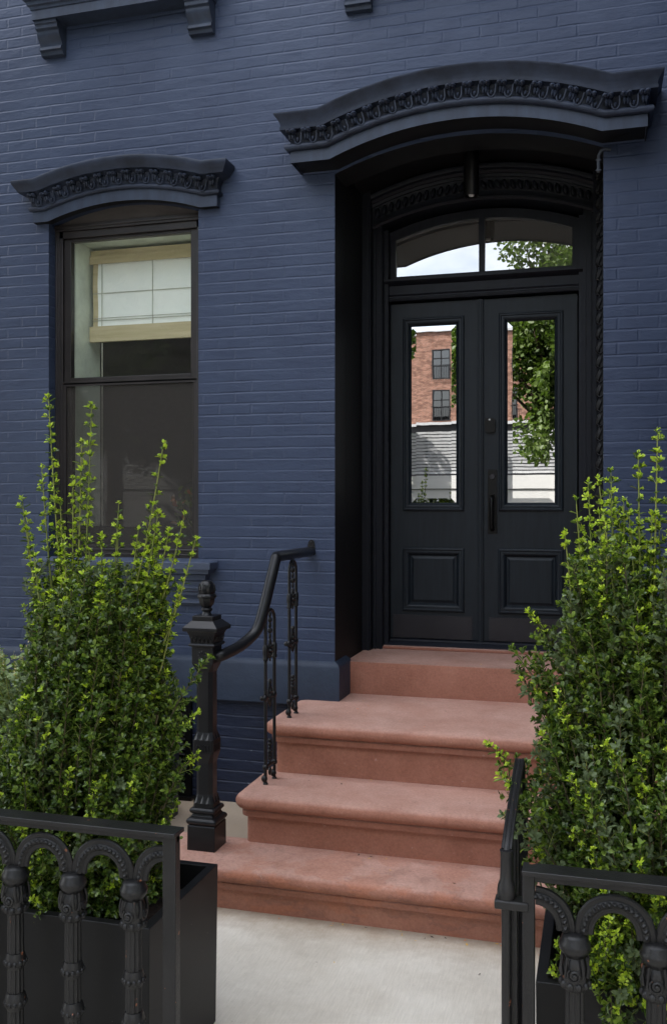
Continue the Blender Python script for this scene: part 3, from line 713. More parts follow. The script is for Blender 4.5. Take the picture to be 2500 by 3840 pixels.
def stair_bal(x,y0,zb,zt,x1=None):
    y1=y0+.112; x1=x if x1 is None else x1; ym=(y0+y1)/2; xm=(x+x1)/2; r_=.0088
    b=MB()
    hw=.056
    pts=[(x,y0,zb)]+[(xm-(xm-x)*math.cos(t),ym-hw*math.cos(t),zt-.06+.06*math.sin(t)) for t in [PI*k/12 for k in range(13)]]+[(x1,y1,zb)]
    b.tube(pts,r_,10)
    b.tube([(x,y0,zb+.090),(x1,y1,zb+.090)],.008,8)
    for yy,xx in ((y0,x),(y1,x1)):
        b.ball((xx,yy,zb+.088),.017,10,6); b.ball((xx-.004,yy-.004,zb+.030),(.017,.017,.019),10,6)
        b.lathe([(.009,zt-.262),(.014,zt-.258),(.014,zt-.245),(.012,zt-.240),(.015,zt-.22),(.015,zt-.19),(.012,zt-.184),(.009,zt-.178)],xx,yy,12)
        b.ball((xx,yy,zt-.455),(.013,.021,.021),10,6); b.ball((xx-.018,yy,zt-.455),(.014,.014,.014),8,5); b.lathe([(.009,zb-.001),(.014,zb),(.013,zb+.006),(.009,zb+.010)],xx,yy,12)
    def chain(z0,z1,rs):
        for i,rr in enumerate(rs):
            z=z1-(z1-z0)*(i+.5)/len(rs); b.ball((xm,ym,z),(rr,rr,abs(z1-z0)/len(rs)*.58),10,6)
    chain(zt-.18,zt-.012,(.008,.013,.009,.014,.008,.010)); chain(zt-.27,zt-.18,(.017,.020,.013,.006))
    for s_ in (-1,1):
        b.tube([(xm,ym,zt-.16),(xm,ym+s_*.022,zt-.19),(xm,ym+s_*.030,zt-.22),(xm,ym+s_*.012,zt-.25)],.006,6)
        b.tube([(xm,ym,zt-.37),(xm,ym+s_*.018,zt-.41),(xm,ym+s_*.04,zt-.45),(xm,ym+s_*.018,zt-.48),(xm,ym,zt-.50)],.006,6)
    b.ball((xm,ym,zt-.375),(.012,.012,.014),8,6); chain(zt-.51,zt-.39,(.011,.016,.016,.009,.005))
    chain(zb+.095,zb+.225,(.012,.014,.010,.015,.010,.013,.007))
    for s_ in (-1,1): b.tube([(xm,ym+s_*.018,zb+.12),(xm,ym+s_*.022,zb+.15),(xm,ym+s_*.010,zb+.17)],.005,6)
    b.ball((xm,ym,zb+.055),(.010,.014,.024),8,6)
    return b.build('baluster',M['ironsmooth'],RL)
stair_bal(-1.661,-.823,.453,1.352,-1.652); stair_bal(-1.636,-.51,.731,1.590,-1.634)

# ------------------------------------------------------------------ front fences
FY=-2.872
def flute(k): return lambda a,z: 1
def make_baluster(parent,x):
    r=MB()
    # fluted shafts with ring collars, cup and scroll head
    def shaft(z0,z1): 
        r.lathe([(.0265,z0),(.0255,z0+.01),(.0245,z1-.012),(.0255,z1)],x,FY,48,lambda a,z:1-.13*abs(math.sin(6*a))**.6)
    shaft(.505,.652); shaft(.385,.49); shaft(.10,.362)
    def ring(z,h=.022,rr=.031,beads=True):
        r.lathe([(.026,z-h*1.1),(rr*.94,z-h*.55),(rr,z),(rr*.94,z+h*.55),(.026,z+h*1.1)],x,FY,28)
        if beads:
            for k in range(12):
                a=k*PI/6; r.ball((x+.030*math.cos(a),FY+.030*math.sin(a),z-.005),(.0075,.0075,.009),7,5)
    ring(.497); ring(.372,.024,.033)
    r.lathe([(.026,.643),(.034,.650),(.037,.660),(.034,.668),(.033,.690),(.035,.705),(.030,.722),(.026,.730)],x,FY,36,lambda a,z:1+.035*math.cos(10*a))
    for k in range(10):
        a=k*PI/5; r.ball((x+.033*math.cos(a),FY+.033*math.sin(a),.660),(.010,.010,.011),7,5)
    for a in (-PI/2,0,PI/2,PI):
        ca,sa=math.cos(a),math.sin(a)
        pts=[]
        for k in range(20):
            t=k*.62; q=.019*(1-k/21.)
            u=q*math.cos(t+2.2); w_=q*math.sin(t+2.2)
            pts.append((x+ca*(.0335+.0002*k)-sa*u,FY+sa*(.0335+.0002*k)+ca*u,.690+w_))
        r.tube(pts,.0042,6)
        r.ball((x+ca*.036,FY+sa*.036,.690),.006,7,5)
        for s_ in (-1,1): r.tube([(x+ca*.030-sa*s_*.018,FY+sa*.030+ca*s_*.018,.735),(x+ca*.034-sa*s_*.021,FY+sa*.034+ca*s_*.021,.712),(x+ca*.031-sa*s_*.023,FY+sa*.031+ca*s_*.023,.685)],.004,6)
    r.lathe([(.026,.728),(.033,.738),(.040,.748),(.041,.756),(.0405,.764),(.035,.771),(.034,.780),(.030,.785),(.020,.790)],x,FY,32)
    o=r.build('baluster',M['iron'],parent); return o
def arch_mesh(parent,xa,xb,clip=None):      # semicircular arch with a cable rib between two rims
    a=MB(); cx=(xa+xb)/2; hw=(xb-xa)/2; n=28
    T=[PI*k/n for k in range(n+1)]
    if clip: T=[t for t in T if (cx-hw*math.cos(t))*clip[0]<clip[1]*clip[0]]
    zc=.790; H_=.108
    pr=lambda t,sc: (cx-(hw-sc)*math.cos(t), zc+(H_-sc)*math.sin(t)**.92 if math.sin(t)>0 else zc)
    # web
    vs=[];fs=[]
    for t in T:
        for sc,yy in ((.006,-.006),(.040,-.006),(.040,.006),(.006,.006)):
            x,z=pr(t,sc); vs.append((x,FY+yy,z))
    for i in range(len(T)-1):
        for j in range(4): j2=(j+1)%4; fs.append((i*4+j,i*4+j2,(i+1)*4+j2,(i+1)*4+j))
    fs.append((0,1,2,3)); fs.append(tuple(len(vs)-4+k for k in (3,2,1,0)))
    a.add(vs,fs,False)
    for sc in (.004,.041): a.tube([(pr(t,sc)[0],FY,pr(t,sc)[1]) for t in T],.0068,7)
    a.tube([(pr(t,.023)[0],FY,pr(t,.023)[1]) for t in T],.0125,10)
    m=17
    for k in range(m):
        t=PI*(k+.5)/m
        if t<T[0] or t>T[-1]: continue
        x,z=pr(t,.023); a.ball((x,FY,z),(.0105,.019,.0085),8,6,Matrix.Rotation(PI/2-t+.45,3,'Y'))
    return a.build('arch',M['iron'],parent)
def fence(x0,x1,xs,post_x,label,side):
    Fn=empty('iron_fence',((x0+x1)/2,FY,0),label,'fence','cast iron fence sections in front of the house')
    t=MB(); t.box(x0,x1,FY-.034,FY+.034,.934,.947); t.box(x0+.005,x1-.005,FY-.010,FY+.010,.912,.933)
    t.build('top_rail',M['iron'],Fn,bevel=.002)
    t=MB(); t.box(x0,x1,FY-.015,FY+.015,.075,.10); t.build('bottom_rail',M['iron'],Fn,bevel=.002)
    t=MB(); t.box(post_x[0],post_x[1],FY-.017,FY+.017,0,.934)
    t.build('end_post',M['iron'],Fn,bevel=.003)
    for x in xs: make_baluster(Fn,x)
    for a,b_ in zip(xs[:-1],xs[1:]): arch_mesh(Fn,a,b_)
    if side>0: arch_mesh(Fn,xs[-1],xs[-1]+.2,(1,post_x[0]+.004))
    else: arch_mesh(Fn,xs[0]-.2,xs[0],(-1,post_x[1]-.004))
fence(-2.75,-1.185,[-2.529,-2.331,-2.133,-1.935,-1.737,-1.537,-1.333],(-1.232,-1.190),'black cast iron fence of fluted balusters and arches in front of the left planter',1)
fence(-.196,.62,[-.062,.139,.340,.541],(-.196,-.164),'black cast iron fence of arches and fluted balusters in front of the right planter',-1)
# open gate, seen end-on beside the right fence
GT=empty('iron_gate',(-.236,-2.85,0),'narrow black iron gate swung open edge-on beside the right fence post','gate')
gx=-.2385
t=MB(); t.lathe([(.013,0),(.013,.80)],gx,-2.87,14); t.lathe([(.013,.80),(.014,.842),(.019,.850),(.0235,.862),(.0245,.880),(.0225,.893),(.017,.908),(.016,.940),(.016,.975),(.0178,.985)],gx,-2.87,20)
t.box(gx+.014,gx+.027,-2.86,-2.84,.05,.86)
t.build('stile',M['iron'],GT)
t=MB(); pts=spl([(gx,-2.868,.975),(gx+.001,-2.81,1.005),(gx+.002,-2.65,1.06),(gx+.003,-2.50,1.108),(gx+.003,-2.47,1.108),(gx+.003,-2.445,1.08),(gx+.003,-2.43,1.02)],6); t.tube(pts,.0135,12)
for dx in (-.010,.010): t.tube([(p[0]+dx,p[1],p[2]+.011) for p in pts],.0045,6)
t.build('top_rail',M['iron'],GT)
t=MB(); t.box(gx-.008,gx+.008,-2.86,-2.18,.12,.145); t.build('bottom_rail',M['iron'],GT)
t=MB(); t.box(gx-.030,gx+.060,-2.895,-2.845,.834,.858); t.build('hinge',M['iron'],GT,bevel=.005,bseg=3)
for k in range(6): t=MB(); y=-2.76+k*.11; t.tube([(gx,y,.13),(gx,y,1.0+.05*math.sin(k*.8))],.009,8); t.build('bar',M['iron'],GT)

# ------------------------------------------------------------------ planters
def planter(x0,x1,y0,y1,h,label,mat,group=None):
    P=empty('planter',((x0+x1)/2,(y0+y1)/2,0),label,'planter',group)
    b=MB(); w=.032; tp=.006
    vs=[];
    for (ax,bx_,ay,by,z) in ((x0+tp,x1-tp,y0+tp,y1-tp,.0),(x0,x1,y0,y1,h),(x0+w,x1-w,y0+w,y1-w,h),(x0+w+.004,x1-w-.004,y0+w+.004,y1-w-.004,h-.14)):
        vs+=[(ax,ay,z),(bx_,ay,z),(bx_,by,z),(ax,by,z)]
    fs=[(3,2,1,0)]
    for l in range(3):
        for k in range(4): k2=(k+1)%4; fs.append((l*4+k,l*4+k2,l*4+4+k2,l*4+4+k))
    fs.append((12,13,14,15)); b.add(vs,fs); b.build('box',mat,P,bevel=.003)
    r=random.Random(int(x0*100)); s=MB(); nx,ny=26,14; vs=[];fs=[]
    for j in range(ny+1):
        for i in range(nx+1):
            vs.append((x0+w+.004+(x1-x0-2*w-.008)*i/nx,y0+w+.004+(y1-y0-2*w-.008)*j/ny,h-.095+r.uniform(-.012,.012)))
    for j in range(ny):
        for i in range(nx): a=j*(nx+1)+i; fs.append((a,a+1,a+nx+2,a+nx+1))
    s.add(vs,fs)
    for k in range(260):
        x,y=r.uniform(x0+.04,x1-.04),r.uniform(y0+.04,y1-.04); a=r.uniform(0,6); l=r.uniform(.008,.022)
        z=h-.08+r.uniform(0,.008); dx,dy=l*math.cos(a),l*math.sin(a)
        s.add([(x-dx,y-dy,z),(x-dy*.3,y+dx*.3,z+.004),(x+dx,y+dy,z+.003),(x+dy*.3,y-dx*.3,z)],[(0,1,2,3)])
    s.build('soil',M['soil'],P)
    return P
planter(-2.42,-1.352,-2.735,-2.185,.578,'large matt black planter box behind the left fence holding the tall boxwood',M['planter'])
planter(-.171,.63,-2.735,-2.165,.578,'matt black planter box behind the right fence with mulch and boxwood',M['planter'])
planter(-4.3,-2.40,-.84,-.28,.60,'dark navy planter box against the house wall under the window',M['planterback'])

# ------------------------------------------------------------------ foliage
class Leaves:
    def __init__(s): s.P=[];s.D=[];s.U=[];s.S=[];s.W=[];s.m=[]
    def add(s,p,d,u,size,w,m):
        s.P.append(tuple(p)); s.D.append(tuple(d)); s.U.append(tuple(u)); s.S.append(size); s.W.append(w); s.m.append(m)
    def emit(s,mb):
        P=np.array(s.P);D=np.array(s.D);U=np.array(s.U);S=np.array(s.S)[:,None];W=np.array(s.W)[:,None]
        D/=np.linalg.norm(D,axis=1)[:,None]; B=np.cross(D,U); B/=np.linalg.norm(B,axis=1)[:,None]+1e-9; Nn=np.cross(B,D)
        sh=[(0,0,0),(.55,0,-.03),(1,0,-.10),(.34,.42,.08),(.74,.46,.05),(.34,-.42,.08),(.74,-.46,.05)]
        V=np.stack([P+D*S*a+B*W*b_+Nn*S*c for a,b_,c in sh],axis=1).reshape(-1,3)
        o=len(mb.v); mb.v+=list(map(tuple,V.tolist()))
        for i in range(len(P)):
            a=o+i*7
            mb.f.append((a,a+1,a+2,a+4,a+3)); mb.f.append((a,a+5,a+6,a+2,a+1)); mb.mi+= [s.m[i]]*2; mb.sm+=[True,True]
def rv(r): 
    while True:
        v=Vector((r.uniform(-1,1),r.uniform(-1,1),r.uniform(-1,1)))
        if .05<v.length<1: return v.normalized()
def twig(L,mb,r,p,d,ln,sc,newp,mid,sage=False):
    # a short side shoot: leaf pairs and a terminal tuft
    d=d.normalized(); e=p+d*ln
    mb.cur=3; mb.tube([p,p+d*ln*.5+Vector((0,0,.003)),e],[.0014*sc,.0011*sc,.0008*sc],4,False)
    k=max(1,int(ln/(.013*sc))); fresh=r.random()<newp; base=5 if sage else 0
    for i in range(k):
        q=p+d*ln*(i+.5)/k; ax=d.orthogonal().normalized(); ax.rotate(Matrix.Rotation(i*1.57+r.uniform(-.4,.4),3,d))
        for s_ in (-1,1):
            dd=(d*.8+ax*s_+Vector((0,0,.2))).normalized()+rv(r)*.2
            m=base if sage else (1 if r.random()<mid else 0)
            if fresh and i>=k-1 and r.random()<.4: m=2
            L.add(q,dd,d+rv(r)*.3,sc*r.uniform(.017,.027),sc*r.uniform(.009,.013),m)
    if fresh:
        for i in range(r.randint(8,12)):
            dd=d*.8+rv(r)*.9; L.add(e+rv(r)*.004,dd,rv(r)*.5+d,sc*r.uniform(.008,.014),sc*r.uniform(.005,.008),2)
    else:
        for i in range(5): L.add(e,d*.9+rv(r)*.8,rv(r)*.4+d,sc*r.uniform(.015,.024),sc*r.uniform(.009,.012),base if sage else (1 if r.random()<.25+mid else 0))
def stem(L,mb,r,pts,sc,z0leaf,side,newp,mid,rad=.004,topfree=0):
    pts=spl(pts,6); n=len(pts); sage=(not topfree) and r.random()<.13; spray=(not topfree) and (not sage) and r.random()<max(.34,newp)
    mb.cur=3 if topfree else 4
    mb.tube(pts,[rad*(1-.65*i/n) for i in range(n)],5,False)
    nxt=.02; ang=r.uniform(0,6)
    tot=sum((pts[i+1]-pts[i]).length for i in range(n-1)); run=0
    for i in range(n-1):
        seg=pts[i+1]-pts[i]; l=seg.length
        if l<1e-6: continue
        d=seg/l
        while nxt<run+l:
            p=pts[i]+d*(nxt-run); frac=nxt/tot
            nxt+=.019*sc*(1.75 if topfree else 1)*r.uniform(.8,1.25); ang+=1.57+r.uniform(-.3,.3)
            if p.z<z0leaf: continue
            ax=d.orthogonal().normalized(); ax.rotate(Matrix.Rotation(ang,3,d))
            up=frac>.8 if not topfree else True
            for s_ in (-1,1):
                if r.random()<.9:
                    dd=(d*(.45 if topfree else .8)+ax*s_)+rv(r)*.2
                    L.add(p,dd,d+rv(r)*.25,sc*r.uniform(.018,.036)*(1.1 if topfree else 1),sc*r.uniform(.011,.016),5 if sage else (1 if r.random()<mid else 0))
                if topfree or (spray and frac>.72):
                    if r.random()<.75: twig(L,mb,r,p,d*.9+ax*s_*.8+rv(r)*.15,r.uniform(.008,.030)*(1.3-frac*.6),sc*(1.05 if topfree else .85),1. if frac>.25 else .5,mid)
                elif r.random()<side:
                    twig(L,mb,r,p,d*.9+ax*s_+rv(r)*.25,r.uniform(.025,.07)*sc*(.6 if up else 1),sc,.0 if not up else newp*.5,mid,sage)
        run+=l
    twig(L,mb,r,pts[-1],(pts[-1]-pts[-3]),.02,sc,1 if (topfree or spray) else 0,mid,sage)
def shrub(name,loc,label,base,env,tall,nbody,seed,extra=(),skirt=None,sc=1.,hang=(),group=None):
    """env: list of (z, xmin, xmax, ymin, ymax)"""
    T=empty(name,loc,label,'shrub',group); r=random.Random(seed); L=Leaves(); mb=MB()
    zs=[e[0] for e in env]
    def E(z):
        z=min(max(z,zs[0]),zs[-1])
        for a,b_ in zip(env[:-1],env[1:]):
            if a[0]<=z<=b_[0]:
                t=(z-a[0])/(b_[0]-a[0]+1e-9); return [a[i]+(b_[i]-a[i])*t for i in range(1,5)]
        return env[-1][1:]
    bx0,bx1,by0,by1,bz=base
    for i in range(nbody):
        z=r.uniform(zs[0],zs[-1]); x0,x1,y0,y1=E(z); cx,cy=(x0+x1)/2,(y0+y1)/2
        a=r.uniform(0,2*PI); q=r.random()**.28
        tip=Vector((cx+(x1-x0)/2*q*math.cos(a),cy+(y1-y0)/2*q*math.sin(a),z))
        b0=Vector((bx0+(bx1-bx0)*(.5+.5*(tip.x-cx)/((x1-x0)/2)*.7),by0+(by1-by0)*(.5+.4*(tip.y-cy)/((y1-y0)/2)),bz))
        st=max(bz,z-r.uniform(.25,.45)); k=(st-bz)/(max(z-bz,.05))
        s0=b0.lerp(tip,k*.9); s0.z=st
        mid_=s0.lerp(tip,.55)+Vector((r.uniform(-.015,.015),r.uniform(-.015,.015),.02))
        stem(L,mb,r,[s0,mid_,tip],sc,bz,.48,.12+.6*max(0,(z-zs[0])/(zs[-1]-zs[0])-.5)+(0 if len(tall) else .9),.16,.0028)
    for k in range(16):
        b0=Vector((r.uniform(bx0,bx1),r.uniform(by0+.08,by1),bz)); z=zs[-1]-.5; x0,x1,y0,y1=E(z)
        mb.cur=4; tip=Vector((x0+(x1-x0)*(b0.x-bx0)/(bx1-bx0),(y0+y1)/2+(b0.y-(by0+by1)/2)*.6,z)); mb.tube([b0,b0.lerp(tip,.5)+rv(r)*.03,tip],[.008,.006,.003],5,False)
    x0,x1,y0,y1=env[-1][1:]; zt=env[-1][0]
    tall=list(tall)
    for k in range(9 if len(tall) else 0):
        x=r.uniform(x0,x1); tall.append((x,r.uniform(y0+.05,y1-.05),zt+r.uniform(.03,.17),x-(x-(x0+x1)/2)*.3,zt-.35))
    for x,y,z,x0_,z0_ in tall:
        stem(L,mb,r,[Vector((x0_,y,z0_)),Vector(((x+x0_)/2+(x-x0_)*.08,y,(z+z0_)/2)),Vector((x,y,z))],sc*.92,z0_,.50,1,.22,.0042,1)
    for x,y,z,x0_,y0_,z0_ in hang:
        stem(L,mb,r,[Vector((x0_,y0_,z0_)),Vector(((x+x0_)/2,(y+y0_)/2,(z+z0_)/2+.03)),Vector((x,y,z))],sc,0,.6,.75,.35,.0035)
    print(name,'leaves',len(L.P))
    FM=[M['leaf'],M['leafmid'],M['leafnew'],M['stem'],M['woody'],M['sage']]
    mb.build('stems',FM,T)
    lb=MB(); L.emit(lb); lb.build('foliage',FM,T)
    return T
SHY=-2.44
import math as _m
_th=math.atan(2180/7700); _c,_s=math.cos(_th),math.sin(_th)
shrub('boxwood_shrub',(-1.78,SHY,.5),'tall dark green boxwood with long lime shoots in the left planter',
  (-2.15,-1.48,-2.60,-2.32,.49),
  [(.52,-2.22,-1.42,-2.72,-2.22),(.66,-2.16,-1.41,-2.74,-2.20),(.90,-2.15,-1.415,-2.72,-2.18),(1.10,-2.07,-1.40,-2.68,-2.2),(1.26,-1.98,-1.42,-2.66,-2.2),(1.30,-1.96,-1.445,-2.64,-2.24),(1.50,-1.94,-1.46,-2.62,-2.26),(1.68,-1.95,-1.43,-2.60,-2.28)],
  [(-1.898,SHY,2.276,-1.83,1.45),(-1.726,SHY,2.24,-1.77,1.35),(-1.450,SHY,2.10,-1.60,1.45),(-1.372,SHY,1.855,-1.52,1.4),(-2.005,SHY,1.907,-1.90,1.35),(-1.62,SHY,1.89,-1.66,1.4),(-1.985,SHY,1.80,-1.88,1.25),(-1.545,SHY,1.80,-1.62,1.4),(-1.332,SHY,1.77,-1.50,1.3),(-1.925,SHY,2.02,-1.86,1.4),(-1.765,SHY,2.11,-1.79,1.4),(-1.80,SHY,1.98,-1.80,1.35),(-1.47,SHY,1.86,-1.58,1.4),(-1.685,SHY,1.78,-1.69,1.3),(-1.43,SHY,1.80,-1.55,1.35),(-1.85,SHY,1.90,-1.82,1.35),(-1.395,SHY,1.60,-1.50,1.2)],
  500,11,hang=[(-1.295,SHY+.02,1.365,-1.48,SHY,1.05),(-1.33,SHY,1.18,-1.46,SHY,.98),(-1.335,SHY,1.04,-1.45,SHY,.85),(-1.985,SHY,.74,-1.86,SHY,.62),(-2.03,SHY,1.02,-1.88,SHY,.85),(-1.99,SHY,1.52,-1.9,SHY,1.3)])
shrub('boxwood_shrub',(.15,SHY,.5),'tall boxwood with lime tips in the right planter overhanging the steps',
  (-.06,.45,-2.58,-2.32,.49),
  [(.55,.0,.62,-2.60,-2.2),(.78,-.21,.62,-2.74,-2.20),(.98,-.25,.62,-2.78,-2.18),(1.12,-.20,.62,-2.72,-2.18),(1.28,-.20,.60,-2.70,-2.2),(1.45,-.18,.58,-2.66,-2.22),(1.64,-.135,.55,-2.62,-2.25),(1.80,-.07,.50,-2.6,-2.28)],
  [(.166,SHY,2.105,.15,1.45),(.112,SHY,2.04,.12,1.5),(.033,SHY,1.99,.05,1.4),(-.033,SHY,1.955,.00,1.4),(-.068,SHY,1.905,-.02,1.35),(.20,SHY,1.93,.2,1.4),(.07,SHY,1.90,.08,1.4),(.25,SHY,2.0,.24,1.4),(.15,SHY,1.86,.14,1.4),(-.10,SHY,1.80,-.04,1.3),(.00,SHY,1.86,.02,1.35)],
  560,23,hang=[(-.325,SHY,1.145,-.12,SHY,.90),(-.27,-2.62,1.10,-.12,-2.55,.88),(-.25,-2.66,1.0,-.1,-2.55,.8),(-.25,SHY,1.44,-.08,SHY,1.15),(-.235,SHY,1.37,-.08,SHY,1.10),(-.20,SHY,1.56,-.06,SHY,1.3),(-.285,SHY+.05,1.05,-.1,SHY,.85),(-.235,SHY-.05,.86,-.08,SHY,.75)])
shrub('boxwood_seedling',(.08,-2.62,.49),'small low boxwood with bright rosettes spilling over the right planter rim behind the fence','' and 0 or (-.02,.20,-2.68,-2.58,.49),
  [(.56,-.06,.20,-2.80,-2.60),(.66,-.03,.21,-2.80,-2.58),(.80,.0,.20,-2.78,-2.56)],[],70,5,
  hang=[(-.10,-2.68,.66,-.02,-2.62,.52),(-.115,-2.70,.60,-.05,-2.62,.50),(.06,-2.80,.50,.04,-2.66,.56),(.13,-2.79,.51,.10,-2.66,.55),(.155,-2.80,.56,.1,-2.66,.56),(.03,-2.79,.555,.03,-2.66,.56)])

# pale plant in the wall planter
T=empty('sage_plant',(-3.3,-.6,.5),'pale sage green leafy plant with cream buds in the planter by the wall','plant')
r=random.Random(8); L=Leaves(); mb=MB(); LB=Leaves()
for i in range(150):
    x=r.uniform(-3.95,-2.75); top=.98-.10*abs(x+3.3)/.6; a=r.uniform(0,6.28)
    z=.6+(top-.5)*r.random()**.5; y=r.uniform(-.92,-.35)
    pts=spl([Vector((x,-.56,.5)),Vector((x+(r.random()-.5)*.05,(y-.56)/2,(z+.5)/2)),Vector((x+r.uniform(-.08,.08),y,z))],5)
    mb.cur=3; mb.tube(pts,.003,4,False)
    for p in pts[3:]:
        for k in range(4):
            d=rv(r); d.z=abs(d.z)*.6; L.add(p+rv(r)*.02,d,rv(r)+Vector((0,0,1)),r.uniform(.02,.045),r.uniform(.014,.03),0 if r.random()<.8 else 1)
    if z>.86 and r.random()<.7:
        e=pts[-1]
        for k in range(9): L.add(e+Vector((r.uniform(-.01,.01),r.uniform(-.01,.01),k*.007)),rv(r),rv(r),.010,.009,2)
mb.build('stems',[M['pale'],M['leafmid'],M['bud'],M['stem']],T)
lb=MB(); L.emit(lb); lb.build('foliage',[M['pale'],M['leafmid'],M['bud']],T)
T=empty('pansy_plant',(-2.62,-.6,.5),'small flowering plant with an orange bloom in the wall planter beside the newel post','plant')
L=Leaves(); mb=MB()
for i in range(60):
    p0=Vector((r.uniform(-2.8,-2.5),r.uniform(-.75,-.4),.5)); e=p0+Vector((r.uniform(-.06,.08),r.uniform(-.06,.06),r.uniform(.08,.34)))
    mb.tube([p0,e],.002,4,False)
    for k in range(6): L.add(p0.lerp(e,.4+.1*k),rv(r)+Vector((0,0,.3)),rv(r),r.uniform(.02,.035),.018,0)
mb.build('stems',M['stem'],T); lb=MB(); L.emit(lb); lb.build('foliage',M['leaf'],T)
for c in ((-2.50,-.78,.83),(-2.7,-.8,.78)):
    L=Leaves()
    for k in range(6): a=k*1.05; L.add(c,(math.cos(a),-.3,math.sin(a)),(0,-1,0),.018,.016,0)
    lb=MB(); L.emit(lb); lb.build('bloom',M['orange'],T)
# bouquet inside
L=Leaves(); mb=MB()
for i in range(40):
    e=Vector((-2.75+r.uniform(-.35,.35),1.1+r.uniform(-.2,.2),1.7+r.uniform(-.1,.35))); mb.tube([(-2.75,1.1,1.35),e],.004,4,False)
    for k in range(6): L.add(e+rv(r)*.05,rv(r),rv(r),.06,.04,0 if r.random()<.8 else 1)
mb.lathe([(.07,.9),(.09,1.1),(.06,1.4)],-2.75,1.1,16); mb.build('stems',M['stem'],F); lb=MB(); L.emit(lb); lb.build('foliage',[M['leafmid'],M['orange']],F)

# ------------------------------------------------------------------ across the street (seen in the glass)
def tree(x,y,zc,rx,rz,n,seed,label,trunk_r=.13,ls=.11,xmin=-99):
    T=empty('street_tree',(x,y,0),label,'tree','street trees along the kerbs'); r=random.Random(seed)
    t=MB(); t.tube([(x,y,-.1),(x+.05,y,zc*.35),(x-.04,y,zc*.7),(x,y,zc)],[trunk_r,trunk_r*.8,trunk_r*.65,trunk_r*.35],10)
    cl=[]
    for k in range(26 if n<11500 else (48 if n<30000 else 70)):
        v=rv(r)*(r.random()**.45); c=Vector((x+v.x*rx*.85,y+v.y*rx*.85,zc+v.z*rz*.85)); cl.append((c,r.uniform(.28,.48)*rx*.9))
        t.tube([(x,y,zc*.55),((x+c.x)/2,(y+c.y)/2,(zc*.6+c.z)/2),c],[trunk_r*.4,trunk_r*.25,trunk_r*.08],5,False)
    t.build('trunk',M['bark'],T)
    L=Leaves()
    for i in range(n):
        c,q=cl[i%len(cl)]; v=rv(r)*q*(r.random()**.33)
        if c.x+v.x<xmin: continue
        L.add(c+Vector((v.x,v.y,v.z*.75)),rv(r)+Vector((0,0,-.2)),rv(r)+Vector((0,0,1)),ls*r.uniform(.7,1.2),ls*.75,0)
    lb=MB(); L.emit(lb); lb.build('crown',M['tree'],T)
tree(-.55,-8.0,4.75,1.45,2.9,36000,1,'leafy street tree across the road mirrored in the right door glass',.13,.085,-1.62)
tree(-8.6,-9.8,6.2,2.8,4.2,9000,2,'leafy street tree at the kerb mirrored in the house window',.18,.21)
tree(-6.3,-10.4,5.0,1.9,4.0,12000,12,'narrow leafy street tree opposite mirrored at the edge of the window',.16,.18)
tree(-7.6,-12.2,4.6,2.2,4.0,11600,14,'leafy tree standing before the garage wall mirrored low in the window',.16,.18)
tree(-11.2,-10.8,5.2,2.4,4.2,12000,8,'dense street tree between two others mirrored in the house window',.18,.21)
tree(-14.3,-9.6,6.4,3.0,4.2,9000,6,'leafy street tree at the opposite kerb next to the broad one',.18,.21)
tree(4.6,-9.4,6.6,2.7,4.4,9000,4,'tall leafy tree added at the kerb right of the doorway axis to block low sky',.2,.21)  # added tall so the crown hides low sky from the lower wall
tree(9.8,-9.0,6.4,3.0,4.4,9000,7,'tall leafy tree added at the kerb farthest right to block low sky',.2,.21)  # also added to keep low sky off the lower wall
tree(-19,-11.0,6.0,3.4,4.0,9000,5,'broad leafy street tree at the far left of the opposite kerb',.2,.21)
tree(-5.7,-3.1,5.3,2.0,2.6,11000,9,'leafy tree added on the near pavement left of the house to shade the lower wall',.16,.16)  # added crown that blocks sky light from the lower wall
# garage with slatted terrace screen
GA=empty('white_garage',(-6,-15.5,0),'low white painted garage wall across the street mirrored in the door glass','garage')
w=MB(); w.box(-22,14,-19.5,-14.9,-.1,2.22); w.box(-22,14,-19.55,-14.87,2.24,2.55); w.build('wall',M['white'],GA)
SF=empty('slat_fence',(-6,-15,2.55),'grey horizontal slat fence on top of the white garage','fence')
w=MB()
for k in range(13): w.box(-22,14,-15.03,-15.0,2.60+k*.079,2.60+k*.079+.052)
w.build('slats',M['slat'],SF)
for k in range(13):
    x=-21.9+k*2.98; w=MB(); w.box(x,x+.08,-15.10,-15.035,2.55,3.62); w.build('post',M['darkmetal'],SF)
AP=empty('brick_apartments',(-11,-66,0),'red brick apartment building with dark balcony windows mirrored in the left door glass','building')
w=MB(); cols=[-32.57+k*4.9 for k in range(8)]; rows=[(4.9,7.1),(8.0,10.3),(11.1,13.3)]
holes=[[(x,a),(x+1.35,a),(x+1.35,b_),(x,b_)] for x in [c_+1.0 for c_ in cols] for a,b_ in rows]
w.prism([(-33,7.9),(6,7.9),(6,14.6),(-33,14.6)],[h for h in holes if h[0][1]>7.9],-62.4,-62)
w.box(-33,6,-74,-62.4,7.9,14.5); w.build('wall',M['redbrick'],AP)
w=MB(); w.box(-33,6,-70,-62.1,-.1,7.7); w.build('shopfront',M['darkmetal'],AP)
w=MB(); w.box(-33.1,6.1,-62.4,-61.8,7.7,7.9); w.box(-33.1,6.1,-62.5,-61.85,14.6,14.8); w.build('cornice',M['slat'],AP)
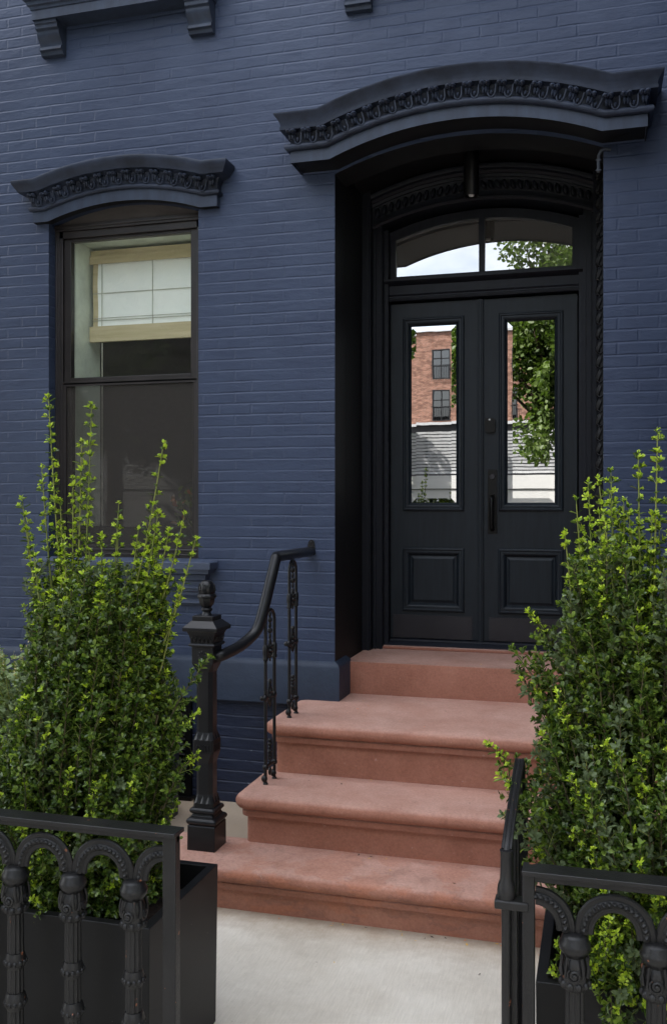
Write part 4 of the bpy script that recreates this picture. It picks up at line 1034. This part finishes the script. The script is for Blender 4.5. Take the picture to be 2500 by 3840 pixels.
for c_ in cols:
    for a,b_ in rows[1:]:
        x=c_+1.0; w=MB(); w.rectframe(x,x+1.35,a,b_,[(0,.02),(.09,.02),(.09,-.05)],0); w.v=[(px,-62.02-(py),pz) for px,py,pz in w.v]
        w.box(x+.64,x+.71,-62.08,-62.04,a,b_); w.box(x,x+1.35,-62.08,-62.04,a+1.5,a+1.56)
        for k in range(12): w.box(x-.05+k*.13,x-.03+k*.13,-61.86,-61.84,a-.1,a+1.0)
        w.box(x-.08,x+1.43,-61.87,-61.82,a+1.0,a+1.05)
        ww=w.build('window',M['darkmetal'],AP)
        p=MB().box(x+.02,x+1.33,-62.2,-62.12,a+.02,b_-.02); p.build('pane',M['farglass'],ww)
# unseen block added just outside the picture to darken the right of the wall
NB=empty('right_shade_block',(2.5,-.6,0),'unseen dark block added right of the doorway to shade the house front','house')
w=MB(); w.box(.42,5.9,-2.05,-.002,.0,14.1); w.build('wall',M['wall'],NB)

# ------------------------------------------------------------------ light
SUN_EL,SUN_AZ=52,0
world=bpy.data.worlds.new('World'); scene.world=world; world.use_nodes=True
wt=world.node_tree; bg=wt.nodes['Background']; sky=wt.nodes.new('ShaderNodeTexSky'); sky.sky_type='NISHITA'; sky.sun_disc=False
sd=Vector((-.75,.50,1.0)).normalized()     # towards the sun
sky.sun_elevation=math.asin(sd.z); sky.sun_rotation=math.atan2(sd.x,sd.y); sky.air_density=1.2; sky.dust_density=2.5; sky.ozone_density=1.
tc=wt.nodes.new('ShaderNodeTexCoord'); cn=noise(wt,tc.outputs['Generated'],2.2,7,.62,(1,1,2.2))
cf=ramp(wt,cn,[(.40,(.30,.30,.30)),(.62,(.92,.92,.92))])
skc=mix(wt,cf,sky.outputs[0],(6.8,6.9,7.2))
# sky gradient added to shape the light: brighter high left, duller low right
vm=wt.nodes.new('ShaderNodeVectorMath'); vm.operation='DOT_PRODUCT'; wt.links.new(tc.outputs['Generated'],vm.inputs[0]); vm.inputs[1].default_value=Vector((-.62,-.30,.72)).normalized()
gr=wt.nodes.new('ShaderNodeMapRange'); wt.links.new(vm.outputs['Value'],gr.inputs[0])
gr.inputs[1].default_value=-.2; gr.inputs[2].default_value=1.; gr.inputs[3].default_value=.35; gr.inputs[4].default_value=2.3
skc=mix(wt,1.,skc,gr.outputs[0],'MULTIPLY')
wt.links.new(skc,bg.inputs[0]); bg.inputs[1].default_value=.12
sl=bpy.data.lights.new('sun','SUN'); sl.energy=4.2; sl.angle=R(.6); sl.color=(1.,.95,.88)
so=bpy.data.objects.new('sun',sl); col.objects.link(so); so.rotation_euler=sd.to_track_quat('Z','Y').to_euler()

# ------------------------------------------------------------------ camera
cam=bpy.data.cameras.new('camera'); co=bpy.data.objects.new('camera',cam); col.objects.link(co); scene.camera=co
co.location=(0,-5.4,1.91); co.rotation_euler=(PI/2,0,math.atan(2180/7700))
cam.sensor_fit='VERTICAL'; cam.sensor_height=24; cam.sensor_width=24; cam.lens=2180/2379*24; cam.shift_y=-(1189.5-1168)/2379; cam.clip_end=1000; cam.clip_start=.05
scene.render.resolution_x=666; scene.render.resolution_y=1024
scene.view_settings.view_transform='Standard'; scene.view_settings.look='None'; scene.view_settings.exposure=1.55; scene.view_settings.gamma=1
